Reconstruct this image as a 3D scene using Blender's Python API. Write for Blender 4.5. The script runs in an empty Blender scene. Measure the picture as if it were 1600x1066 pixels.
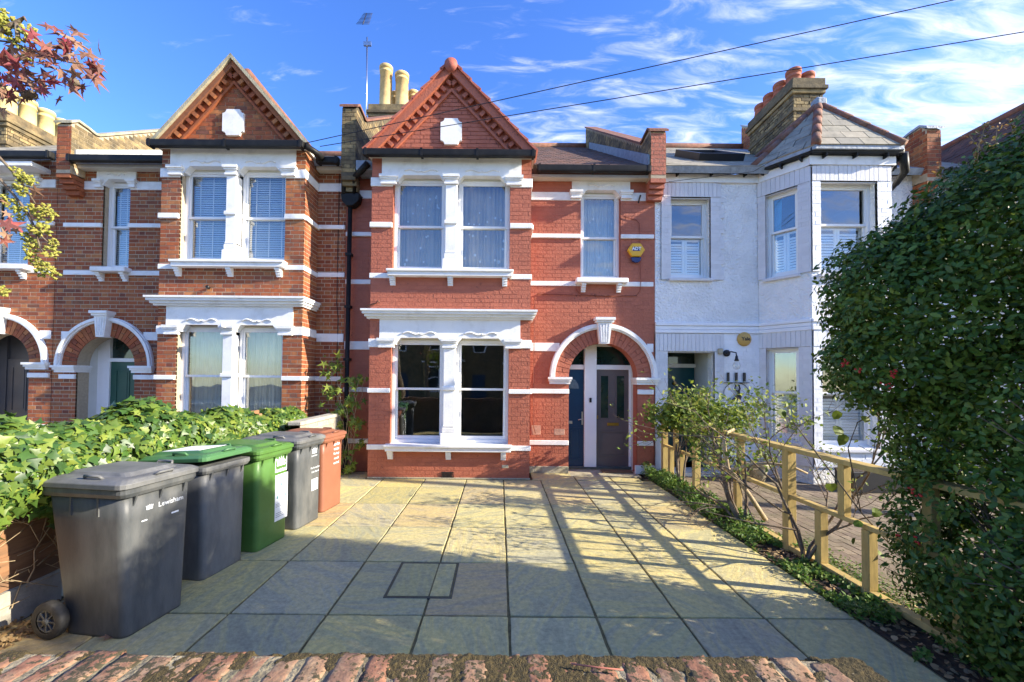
import bpy, bmesh, math, random
import numpy as np
from mathutils import Vector, Matrix, noise
random.seed(7); np.random.seed(7)
S = bpy.context.scene; COL = S.collection
R = math.radians
# ---------------------------------------------------------------- camera
F_PX = 650.0; CX = 780.0; CY = 576.0; PITCH = R(1.3); ROLL = 0.0088; EYE = 1.8
cd = bpy.data.cameras.new('camera'); cam = bpy.data.objects.new('camera', cd); COL.objects.link(cam)
cd.sensor_width = 36; cd.lens = 36*F_PX/1600; cd.clip_start = 0.05; cd.clip_end = 500
cd.shift_x = (800-CX)/1600; cd.shift_y = (CY-533)/1600
cam.matrix_world = Matrix.Translation((0, 0, EYE)) @ Matrix.Rotation(R(90)+PITCH, 4, 'X') @ Matrix.Rotation(ROLL, 4, 'Z')
S.camera = cam
# ---------------------------------------------------------------- sun, sky, exposure
SUN_DIR = Vector((1, -.22, .46)).normalized(); SUN_EL = math.asin(SUN_DIR.z)
sd = bpy.data.lights.new('sun', 'SUN'); sd.energy = 5.0; sd.angle = R(.55); sd.color = (1, .90, .74)
sun = bpy.data.objects.new('sun', sd); COL.objects.link(sun)
sun.rotation_euler = (-SUN_DIR).to_track_quat('-Z', 'Y').to_euler()
W = bpy.data.worlds.new('World'); S.world = W; W.use_nodes = True
nt = W.node_tree; N = nt.nodes; L = nt.links; N.clear()
sky = N.new('ShaderNodeTexSky'); sky.sky_type = 'NISHITA'; sky.sun_disc = False
sky.sun_elevation = SUN_EL; sky.sun_rotation = math.atan2(SUN_DIR.x, SUN_DIR.y); sky.air_density = 1.0; sky.dust_density = .3; sky.ozone_density = 4.0
hs = N.new('ShaderNodeHueSaturation'); hs.inputs['Saturation'].default_value = 1.2; hs.inputs['Value'].default_value = 1.27
hs.inputs['Hue'].default_value = .517
L.new(sky.outputs[0], hs.inputs['Color'])
tc = N.new('ShaderNodeTexCoord')
def wn(t, **k):
    n = N.new(t)
    for a, b in k.items(): setattr(n, a, b)
    return n
# direction projected on a high flat layer, so the cloud streaks lie in perspective
sp = wn('ShaderNodeSeparateXYZ'); L.new(tc.outputs['Generated'], sp.inputs[0])
zz = wn('ShaderNodeMath', operation='ADD'); L.new(sp.outputs['Z'], zz.inputs[0]); zz.inputs[1].default_value = .22
zc = wn('ShaderNodeMath', operation='MAXIMUM'); L.new(zz.outputs[0], zc.inputs[0]); zc.inputs[1].default_value = .05
dx = wn('ShaderNodeMath', operation='DIVIDE'); L.new(sp.outputs['X'], dx.inputs[0]); L.new(zc.outputs[0], dx.inputs[1])
dy = wn('ShaderNodeMath', operation='DIVIDE'); L.new(sp.outputs['Y'], dy.inputs[0]); L.new(zc.outputs[0], dy.inputs[1])
cb = wn('ShaderNodeCombineXYZ'); L.new(dx.outputs[0], cb.inputs['X']); L.new(dy.outputs[0], cb.inputs['Y'])
mp = wn('ShaderNodeMapping'); L.new(cb.outputs[0], mp.inputs[0]); mp.inputs['Rotation'].default_value = (0, 0, R(35)); mp.inputs['Scale'].default_value = (.8, 2.6, 1)
n1 = wn('ShaderNodeTexNoise'); n1.inputs['Scale'].default_value = 7.5; n1.inputs['Detail'].default_value = 10; n1.inputs['Roughness'].default_value = .6; n1.inputs['Distortion'].default_value = .7
L.new(mp.outputs[0], n1.inputs['Vector'])
n2 = wn('ShaderNodeTexNoise'); n2.inputs['Scale'].default_value = 1.1; n2.inputs['Detail'].default_value = 4
mp2 = wn('ShaderNodeMapping'); L.new(cb.outputs[0], mp2.inputs[0]); mp2.inputs['Location'].default_value = (3.1, 1.7, 0); L.new(mp2.outputs[0], n2.inputs['Vector'])
# more cloud to the east (+x)
gx = wn('ShaderNodeMapRange'); L.new(dx.outputs[0], gx.inputs[0])
gx.inputs['From Min'].default_value = -.3; gx.inputs['From Max'].default_value = 1.1; gx.inputs['To Min'].default_value = -.13; gx.inputs['To Max'].default_value = .12
s1 = wn('ShaderNodeMath', operation='MULTIPLY_ADD'); L.new(n2.outputs[0], s1.inputs[0]); s1.inputs[1].default_value = .55; L.new(n1.outputs[0], s1.inputs[2])
s2 = wn('ShaderNodeMath', operation='ADD'); L.new(s1.outputs[0], s2.inputs[0]); L.new(gx.outputs[0], s2.inputs[1])
mr = wn('ShaderNodeMapRange'); mr.interpolation_type = 'SMOOTHSTEP'; L.new(s2.outputs[0], mr.inputs[0])
mr.inputs['From Min'].default_value = .70; mr.inputs['From Max'].default_value = 1.16; mr.inputs['To Max'].default_value = .80
mx = wn('ShaderNodeMix', data_type='RGBA'); L.new(mr.outputs[0], mx.inputs['Factor']); L.new(hs.outputs[0], mx.inputs['A']); mx.inputs['B'].default_value = (4.7, 4.75, 5.1, 1)
bg = wn('ShaderNodeBackground'); bg.inputs['Strength'].default_value = .14; L.new(mx.outputs['Result'], bg.inputs['Color'])
wo = wn('ShaderNodeOutputWorld'); L.new(bg.outputs[0], wo.inputs[0])
S.view_settings.view_transform = 'Standard'; S.view_settings.look = 'None'; S.view_settings.gamma = 1
S.view_settings.use_curve_mapping = False; S.view_settings.exposure = 1.28
# ---------------------------------------------------------------- photo pixel -> place
def ray(px, py):
    a = (px-CX)/F_PX; b = (CY-py)/F_PX; c, s = math.cos(ROLL), math.sin(ROLL)
    a, b = a*c-b*s, b*c+a*s
    return Vector((a, math.cos(PITCH)-b*math.sin(PITCH), math.sin(PITCH)+b*math.cos(PITCH)))
def PY(px, py, Y):
    r = ray(px, py); return Vector((0, 0, EYE)) + r*(Y/r.y)
def PZ(px, py, z=0):
    r = ray(px, py); return Vector((0, 0, EYE)) + r*((z-EYE)/r.z)
# ---------------------------------------------------------------- materials
MATS = {}
def ramp(nd, stops):
    cr = nd.color_ramp
    while len(cr.elements) > 1: cr.elements.remove(cr.elements[-1])
    for i, (p, c) in enumerate(stops):
        e = cr.elements[0] if i == 0 else cr.elements.new(p)
        e.position = p; e.color = (*c, 1)
def mat(name, col, rough=.7, var=.12, scale=6, bump=0., bscale=60, pal=None, metal=0., trans=0., dirt=None, dscale=1.5, damt=.4, stretch=(1, 1, 1), spec=.4, rnd=0., dth=.5, fleck=None):
    """col + two octaves of noise variation; pal = colours picked per object / per piece; dirt = second colour in patches"""
    if name in MATS: return MATS[name]
    m = bpy.data.materials.new(name); m.use_nodes = True; MATS[name] = m
    t = m.node_tree; n = t.nodes; l = t.links; n.clear()
    out = n.new('ShaderNodeOutputMaterial'); b = n.new('ShaderNodeBsdfPrincipled')
    b.inputs['Roughness'].default_value = rough; b.inputs['Metallic'].default_value = metal; b.inputs['Specular IOR Level'].default_value = spec
    g = n.new('ShaderNodeNewGeometry'); mp = n.new('ShaderNodeMapping'); l.new(g.outputs['Position'], mp.inputs[0]); mp.inputs['Scale'].default_value = stretch
    oi = n.new('ShaderNodeObjectInfo')
    rn = n.new('ShaderNodeMath'); rn.operation = 'ADD'; l.new(oi.outputs['Random'], rn.inputs[0]); l.new(g.outputs['Random Per Island'], rn.inputs[1])
    fr = n.new('ShaderNodeMath'); fr.operation = 'FRACT'; l.new(rn.outputs[0], fr.inputs[0])
    if pal:
        cr = n.new('ShaderNodeValToRGB'); ramp(cr, [(i/(len(pal)-1), c) for i, c in enumerate(pal)]); l.new(fr.outputs[0], cr.inputs[0]); base = cr.outputs[0]
    else:
        rg = n.new('ShaderNodeRGB'); rg.outputs[0].default_value = (*col, 1); base = rg.outputs[0]
    cur = base
    if dirt:
        dn = n.new('ShaderNodeTexNoise'); dn.inputs['Scale'].default_value = dscale; dn.inputs['Detail'].default_value = 7; dn.inputs['Roughness'].default_value = .65; l.new(mp.outputs[0], dn.inputs['Vector'])
        dr = n.new('ShaderNodeMapRange'); l.new(dn.outputs[0], dr.inputs[0]); dr.inputs['From Min'].default_value = dth-.05; dr.inputs['From Max'].default_value = dth+.17; dr.inputs['To Max'].default_value = damt
        dm = n.new('ShaderNodeMix'); dm.data_type = 'RGBA'; l.new(dr.outputs[0], dm.inputs['Factor']); l.new(cur, dm.inputs['A']); dm.inputs['B'].default_value = (*dirt, 1); cur = dm.outputs['Result']
    if fleck:
        fn = n.new('ShaderNodeTexNoise'); fn.inputs['Scale'].default_value = fleck[1]; fn.inputs['Detail'].default_value = 5; fn.inputs['Roughness'].default_value = .7; l.new(mp.outputs[0], fn.inputs['Vector'])
        big = n.new('ShaderNodeTexNoise'); big.inputs['Scale'].default_value = 1.7; l.new(mp.outputs[0], big.inputs['Vector'])
        ad_ = n.new('ShaderNodeMath'); ad_.operation = 'MULTIPLY_ADD'; l.new(big.outputs[0], ad_.inputs[0]); ad_.inputs[1].default_value = .45; l.new(fn.outputs[0], ad_.inputs[2])
        fr_ = n.new('ShaderNodeMapRange'); l.new(ad_.outputs[0], fr_.inputs[0]); fr_.inputs['From Min'].default_value = fleck[2]; fr_.inputs['From Max'].default_value = fleck[2]+.03
        fm = n.new('ShaderNodeMix'); fm.data_type = 'RGBA'; l.new(fr_.outputs[0], fm.inputs['Factor']); l.new(cur, fm.inputs['A']); fm.inputs['B'].default_value = (*fleck[0], 1); cur = fm.outputs['Result']
    n1 = n.new('ShaderNodeTexNoise'); n1.inputs['Scale'].default_value = scale; n1.inputs['Detail'].default_value = 8; n1.inputs['Roughness'].default_value = .65; l.new(mp.outputs[0], n1.inputs['Vector'])
    r1 = n.new('ShaderNodeMapRange'); l.new(n1.outputs[0], r1.inputs[0]); r1.inputs['From Min'].default_value = .3; r1.inputs['From Max'].default_value = .7; r1.inputs['To Min'].default_value = 1-var; r1.inputs['To Max'].default_value = 1+var
    hv = n.new('ShaderNodeHueSaturation'); l.new(cur, hv.inputs['Color'])
    if rnd:
        ra = n.new('ShaderNodeMapRange'); l.new(fr.outputs[0], ra.inputs[0]); ra.inputs['To Min'].default_value = 1-rnd; ra.inputs['To Max'].default_value = 1+rnd
        mm = n.new('ShaderNodeMath'); mm.operation = 'MULTIPLY'; l.new(ra.outputs[0], mm.inputs[0]); l.new(r1.outputs[0], mm.inputs[1]); l.new(mm.outputs[0], hv.inputs['Value'])
    else: l.new(r1.outputs[0], hv.inputs['Value'])
    l.new(hv.outputs[0], b.inputs['Base Color'])
    if bump:
        bn = n.new('ShaderNodeTexNoise'); bn.inputs['Scale'].default_value = bscale; bn.inputs['Detail'].default_value = 6; l.new(mp.outputs[0], bn.inputs['Vector'])
        bp = n.new('ShaderNodeBump'); bp.inputs['Strength'].default_value = 1; bp.inputs['Distance'].default_value = bump; l.new(bn.outputs[0], bp.inputs['Height']); l.new(bp.outputs[0], b.inputs['Normal'])
    if trans:
        tr = n.new('ShaderNodeBsdfTranslucent'); l.new(hv.outputs[0], tr.inputs['Color']); ms = n.new('ShaderNodeMixShader'); ms.inputs[0].default_value = trans
        l.new(b.outputs[0], ms.inputs[1]); l.new(tr.outputs[0], ms.inputs[2]); l.new(ms.outputs[0], out.inputs[0])
    else: l.new(b.outputs[0], out.inputs[0])
    return m
def glass_mat(name, tint=(.95, .97, .96), refl=2.3, add=.03):
    m = bpy.data.materials.new(name); m.use_nodes = True; n = m.node_tree.nodes; l = m.node_tree.links; n.clear()
    out = n.new('ShaderNodeOutputMaterial'); t = n.new('ShaderNodeBsdfTransparent'); t.inputs[0].default_value = (*tint, 1)
    gl = n.new('ShaderNodeBsdfGlossy'); gl.inputs['Roughness'].default_value = .015
    gg = n.new('ShaderNodeNewGeometry'); dt_ = n.new('ShaderNodeVectorMath'); dt_.operation = 'DOT_PRODUCT'; l.new(gg.outputs['Incoming'], dt_.inputs[0]); l.new(gg.outputs['Normal'], dt_.inputs[1])
    def mth(op, a, b):
        q = n.new('ShaderNodeMath'); q.operation = op
        for i_, v_ in enumerate((a, b)):
            if v_ is None: continue
            if isinstance(v_, (int, float)): q.inputs[i_].default_value = v_
            else: l.new(v_, q.inputs[i_])
        return q.outputs[0]
    ab = mth('ABSOLUTE', dt_.outputs['Value'], None); pw = mth('POWER', mth('SUBTRACT', 1.0, ab), 5.0); sc = mth('MULTIPLY', pw, .9); fin = mth('MULTIPLY', mth('ADD', sc, .045), refl); ma = n.new('ShaderNodeMath'); ma.operation = 'ADD'; ma.use_clamp = True; l.new(fin, ma.inputs[0]); ma.inputs[1].default_value = add
    nz = n.new('ShaderNodeTexNoise'); nz.inputs['Scale'].default_value = 1.3; bp = n.new('ShaderNodeBump'); bp.inputs['Distance'].default_value = .004; g = n.new('ShaderNodeNewGeometry'); l.new(g.outputs['Position'], nz.inputs['Vector']); l.new(nz.outputs[0], bp.inputs['Height']); l.new(bp.outputs[0], gl.inputs['Normal'])
    ms = n.new('ShaderNodeMixShader'); l.new(ma.outputs[0], ms.inputs[0]); l.new(t.outputs[0], ms.inputs[1]); l.new(gl.outputs[0], ms.inputs[2]); l.new(ms.outputs[0], out.inputs[0])
    return m
M_glass = glass_mat('window_glass')
M_white = mat('white_paint', (.80, .80, .78), .5, .05, 3, .0015, 40, dirt=(.50, .48, .42), dscale=3.5, damt=.5, dth=.55)
M_white2 = mat('window_paint', (.82, .82, .80), .35, .03, 3)
M_red = mat('red_masonry_paint', (.41, .128, .072), .62, .14, 5, .007, 34, dirt=(.27, .078, .042), dscale=5, damt=.65, rnd=.06, fleck=((.15, .05, .035), 20, .90))
M_redback = mat('red_painted_joint', (.38, .115, .066), .7, .12, 5, .004, 30)
M_brick = mat('red_stock_brick', None, .85, .22, 14, .004, 70, pal=[(.33, .092, .032), (.24, .062, .026), (.39, .130, .042), (.17, .048, .027), (.34, .090, .028), (.27, .078, .034), (.41, .16, .055), (.14, .052, .034)], dirt=(.17, .09, .06), dscale=1.1, damt=.4, dth=.55)
M_mortar = mat('lime_mortar', (.44, .36, .25), .95, .15, 20, .002, 90, dirt=(.32, .26, .19), dscale=1.3, damt=.5)
M_stock = mat('yellow_stock_brick', None, .9, .35, 9, .008, 40, pal=[(.30, .22, .10), (.17, .13, .07), (.40, .29, .13), (.10, .08, .05), (.24, .17, .08)], dirt=(.06, .055, .04), dscale=2.5, damt=.75, dth=.48)
M_dmortar = mat('sooty_mortar', (.10, .085, .06), .95, .3, 10)
M_wbrick = mat('white_painted_brick', (.78, .79, .80), .6, .05, 4, .004, 30, rnd=.04)
M_lbrick = mat('lilac_painted_brick', (.64, .64, .65), .6, .06, 4, .004, 30, rnd=.04)
M_render = mat('white_pebble_render', (.85, .85, .83), .8, .05, 4, .05, 24, dirt=(.62, .62, .60), dscale=1.6, damt=.5)
M_lrender = mat('lilac_paint', (.64, .64, .65), .7, .05, 4, .004, 30)
M_black = mat('black_plastic', (.012, .012, .012), .5, .2, 8, dirt=(.035, .034, .03), dscale=5, damt=.4, spec=.2)
M_iron = mat('black_iron', (.015, .015, .016), .45, .15, 8)
M_cream = mat('weathered_stone', (.40, .36, .25), .9, .25, 8, .006, 50, dirt=(.18, .17, .10), dscale=3, damt=.7)
M_fascia = mat('cream_fascia', (.62, .60, .50), .6, .1, 4, dirt=(.35, .33, .26), dscale=2, damt=.5)
M_lead = mat('lead_flashing', (.27, .31, .35), .6, .3, 10, .01, 20)
M_tile = mat('brown_concrete_tile', None, .85, .25, 12, pal=[(.13, .065, .04), (.09, .05, .035), (.17, .08, .045)], dirt=(.07, .06, .04), dscale=4, damt=.6)
M_terra = mat('terracotta', (.23, .10, .062), .8, .35, 8, .006, 40, dirt=(.14, .10, .07), dscale=5, damt=.8)
M_slate = mat('grey_slate', None, .8, .15, 12, .003, 50, pal=[(.33, .30, .225), (.27, .25, .20), (.38, .335, .25), (.30, .28, .22)], dirt=(.12, .12, .10), dscale=4, damt=.5, spec=.2)
M_pot = mat('buff_chimney_pot', (.62, .45, .20), .8, .15, 8, dirt=(.35, .22, .1), dscale=5, damt=.5)
M_timber = mat('new_pine_timber', (.50, .36, .12), .75, .3, 12, .002, 40, stretch=(1, 1, .25), dirt=(.30, .20, .06), dscale=3, damt=.5)
M_oldwood = mat('weathered_fence_board', None, .9, .3, 10, .006, 25, pal=[(.30, .15, .07), (.2, .11, .06), (.36, .2, .1)], stretch=(1, .2, 1.4), dirt=(.12, .09, .06), dscale=4, damt=.6)
M_conc = mat('pale_concrete', (.42, .39, .32), .9, .2, 9, .004, 60, dirt=(.25, .24, .18), dscale=3, damt=.5)
M_soil = mat('soil', (.045, .03, .018), 1, .5, 12, .03, 20, dirt=(.12, .09, .04), dscale=10, damt=.6)
M_curt = mat('net_curtain', (.62, .54, .43), .9, .15, 3, trans=.3)
M_curt2 = mat('pale_curtain', (.76, .76, .66), .9, .12, 3, trans=.3)
M_dot = mat('curtain_embroidery', (.85, .85, .82), .9, .03, 3)
M_blind = mat('blind_slat', (.66, .74, .82), .6, .04, 3)
M_shut = mat('white_shutter', (.78, .80, .80), .45, .03, 3)
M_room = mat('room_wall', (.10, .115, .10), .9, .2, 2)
M_navy = mat('navy_door_paint', (.008, .045, .10), .3, .1, 4)
M_taupe = mat('taupe_door_paint', (.13, .105, .098), .4, .08, 4)
M_dgreen = mat('dark_green_door_paint', (.022, .085, .06), .35, .1, 4)
M_teal = mat('teal_door_paint', (.008, .07, .078), .35, .1, 4)
M_dgrey = mat('dark_grey_door_paint', (.06, .06, .065), .4, .1, 4)
M_porch = mat('porch_plaster', (.62, .62, .57), .8, .06, 4)
M_brass = mat('brass', (.45, .30, .07), .35, .1, 8, metal=1)
M_steel = mat('steel', (.6, .6, .6), .3, .1, 8, metal=1)
M_moss = mat('moss', None, 1, .4, 30, .008, 120, pal=[(.13, .10, .035), (.09, .08, .025), (.17, .13, .05)])
M_bark = mat('bark', (.12, .085, .055), .95, .35, 30, .006, 60, dirt=(.28, .25, .18), dscale=12, damt=.6)
M_palebark = mat('pale_twig', (.38, .29, .17), .9, .3, 30, .003, 60)
M_hedge = mat('hedge_leaf', None, .45, .2, 10, trans=.25, pal=[(.05, .11, .014), (.085, .16, .02), (.03, .065, .010), (.17, .23, .03), (.062, .125, .016), (.11, .19, .024), (.038, .08, .012)], spec=.35)
M_newleaf = mat('new_growth_leaf', None, .5, .15, 10, trans=.3, pal=[(.20, .22, .03), (.34, .15, .06), (.12, .18, .03), (.36, .2, .12)])
M_ivy = mat('ivy_leaf', None, .4, .15, 10, trans=.2, pal=[(.035, .09, .018), (.06, .13, .022), (.15, .22, .03), (.028, .07, .018), (.09, .17, .028), (.24, .29, .04), (.04, .10, .02)], spec=.45)
M_green = mat('bright_green_leaf', None, .6, .15, 10, trans=.35, pal=[(.14, .22, .025), (.22, .28, .03), (.09, .15, .02), (.32, .33, .04)])
M_ground = mat('ground_cover_leaf', None, .6, .15, 10, trans=.3, pal=[(.08, .17, .02), (.14, .24, .03), (.05, .11, .02), (.22, .28, .04)])
M_autumn = mat('autumn_leaf', None, .65, .3, 20, trans=.3, pal=[(.26, .07, .055), (.24, .14, .08), (.34, .04, .06), (.13, .045, .04), (.40, .24, .14), (.20, .09, .06), (.16, .05, .05)])
M_dead = mat('dead_leaf', None, .8, .2, 12, pal=[(.34, .22, .09), (.22, .13, .06), (.42, .30, .14), (.15, .09, .05)])
M_flower = mat('yellow_green_seed_cluster', None, .7, .2, 20, trans=.25, pal=[(.38, .36, .06), (.30, .32, .06), (.46, .40, .09)])
M_berry = mat('red_berry', (.45, .02, .015), .3, .2, 8)
M_bin = mat('charcoal_bin_plastic', (.068, .074, .076), .48, .15, 9, .0008, 120, dirt=(.15, .15, .14), dscale=5, damt=.6, stretch=(1, 1, .3), dth=.46)
M_bin2 = mat('grey_bin_plastic', (.115, .118, .116), .5, .15, 9, .0008, 120, dirt=(.20, .20, .19), dscale=5, damt=.6, stretch=(1, 1, .35), dth=.46)
M_gbin = mat('green_bin_plastic', (.075, .17, .035), .42, .08, 5, .0008, 120, dirt=(.10, .22, .07), dscale=4, damt=.4)
M_glid = mat('green_lid_plastic', (.065, .17, .065), .4, .08, 5)
M_bbin = mat('brown_bin_plastic', (.25, .098, .055), .45, .08, 5, dirt=(.30, .11, .06), dscale=4, damt=.4)
M_label = mat('white_label', (.78, .80, .80), .6, .06, 14)
M_print = mat('white_print', (.75, .78, .80), .6, .03, 5)
M_rubber = mat('rubber', (.03, .03, .03), .7, .2, 20, dirt=(.12, .11, .09), dscale=9, damt=.5)
M_yel = mat('yellow_alarm_plastic', (.72, .40, .02), .35, .04, 5)
M_yel2 = mat('faded_yellow_plastic', (.55, .34, .09), .5, .08, 5)
M_blue = mat('dark_blue_plastic', (.015, .03, .12), .25, .05, 5)
M_asph = mat('asphalt', (.055, .055, .055), .95, .2, 30, .005, 80)
M_pave = mat('pavement_concrete', (.25, .24, .22), .9, .15, 8)
M_joint = mat('slab_joint', (.18, .145, .06), 1, .4, 15, .006, 50)
M_block = mat('block_paver', None, .9, .2, 14, .004, 50, pal=[(.22, .165, .11), (.17, .125, .09), (.27, .21, .14), (.20, .15, .105)], dirt=(.10, .10, .045), dscale=2, damt=.6)
M_cope = mat('worn_coping_brick', None, .95, .45, 35, .003, 90, pal=[(.29, .135, .075), (.21, .095, .055), (.32, .185, .10), (.18, .10, .065)], dirt=(.30, .245, .15), dscale=18, damt=.6, dth=.53, fleck=((.06, .05, .025), 45, .75))
def slab_material():
    m = bpy.data.materials.new('indian_sandstone'); m.use_nodes = True; t = m.node_tree; n = t.nodes; l = t.links
    b = n['Principled BSDF']; b.inputs['Roughness'].default_value = .62; b.inputs['Specular IOR Level'].default_value = .35
    g = n.new('ShaderNodeNewGeometry'); oi = n.new('ShaderNodeObjectInfo')
    cr = n.new('ShaderNodeValToRGB'); ramp(cr, [(0, (.48, .43, .215)), (.14, (.37, .36, .235)), (.3, (.55, .475, .215)), (.44, (.41, .40, .28)), (.56, (.45, .365, .21)), (.68, (.51, .47, .26)), (.8, (.38, .36, .19)), (.9, (.48, .44, .26)), (1, (.55, .465, .205))])
    l.new(oi.outputs['Random'], cr.inputs[0])
    of = n.new('ShaderNodeVectorMath'); of.operation = 'SCALE'; cmb = n.new('ShaderNodeCombineXYZ')
    for k in range(3): l.new(oi.outputs['Random'], cmb.inputs[k])
    l.new(cmb.outputs[0], of.inputs[0]); of.inputs['Scale'].default_value = 37
    ad = n.new('ShaderNodeVectorMath'); ad.operation = 'ADD'; l.new(g.outputs['Position'], ad.inputs[0]); l.new(of.outputs[0], ad.inputs[1])
    rt = n.new('ShaderNodeVectorRotate'); rt.rotation_type = 'Z_AXIS'; l.new(ad.outputs[0], rt.inputs['Vector'])
    am = n.new('ShaderNodeMath'); am.operation = 'MULTIPLY'; l.new(oi.outputs['Random'], am.inputs[0]); am.inputs[1].default_value = 19; l.new(am.outputs[0], rt.inputs['Angle'])
    mp = n.new('ShaderNodeMapping'); mp.inputs['Scale'].default_value = (1, .28, 1); l.new(rt.outputs[0], mp.inputs[0])
    a = n.new('ShaderNodeTexNoise'); a.inputs['Scale'].default_value = 4.2; a.inputs['Detail'].default_value = 12; a.inputs['Distortion'].default_value = .9; a.inputs['Roughness'].default_value = .68; l.new(mp.outputs[0], a.inputs['Vector'])
    r2 = n.new('ShaderNodeValToRGB'); ramp(r2, [(.28, (.74, .74, .76)), (.45, (.98, .97, .92)), (.52, (1.25, 1.15, .85)), (.60, (1.0, .96, .92)), (.75, (.84, .86, .88))]); l.new(a.outputs[0], r2.inputs[0])
    mu = n.new('ShaderNodeMix'); mu.data_type = 'RGBA'; mu.blend_type = 'MULTIPLY'; mu.inputs['Factor'].default_value = 1; l.new(cr.outputs[0], mu.inputs['A']); l.new(r2.outputs[0], mu.inputs['B'])
    f = n.new('ShaderNodeTexNoise'); f.inputs['Scale'].default_value = 24; f.inputs['Detail'].default_value = 10; f.inputs['Roughness'].default_value = .75; l.new(g.outputs['Position'], f.inputs['Vector'])
    r3 = n.new('ShaderNodeMapRange'); l.new(f.outputs[0], r3.inputs[0]); r3.inputs['From Min'].default_value = .3; r3.inputs['From Max'].default_value = .7; r3.inputs['To Min'].default_value = .68; r3.inputs['To Max'].default_value = 1.3
    hv = n.new('ShaderNodeHueSaturation'); l.new(mu.outputs['Result'], hv.inputs['Color']); l.new(r3.outputs[0], hv.inputs['Value']); l.new(hv.outputs[0], b.inputs['Base Color'])
    bp = n.new('ShaderNodeBump'); bp.inputs['Distance'].default_value = .012; l.new(a.outputs[0], bp.inputs['Height'])
    bp2 = n.new('ShaderNodeBump'); bp2.inputs['Distance'].default_value = .004; l.new(f.outputs[0], bp2.inputs['Height']); l.new(bp.outputs[0], bp2.inputs['Normal']); l.new(bp2.outputs[0], b.inputs['Normal'])
    return m
M_slab = slab_material()
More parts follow.
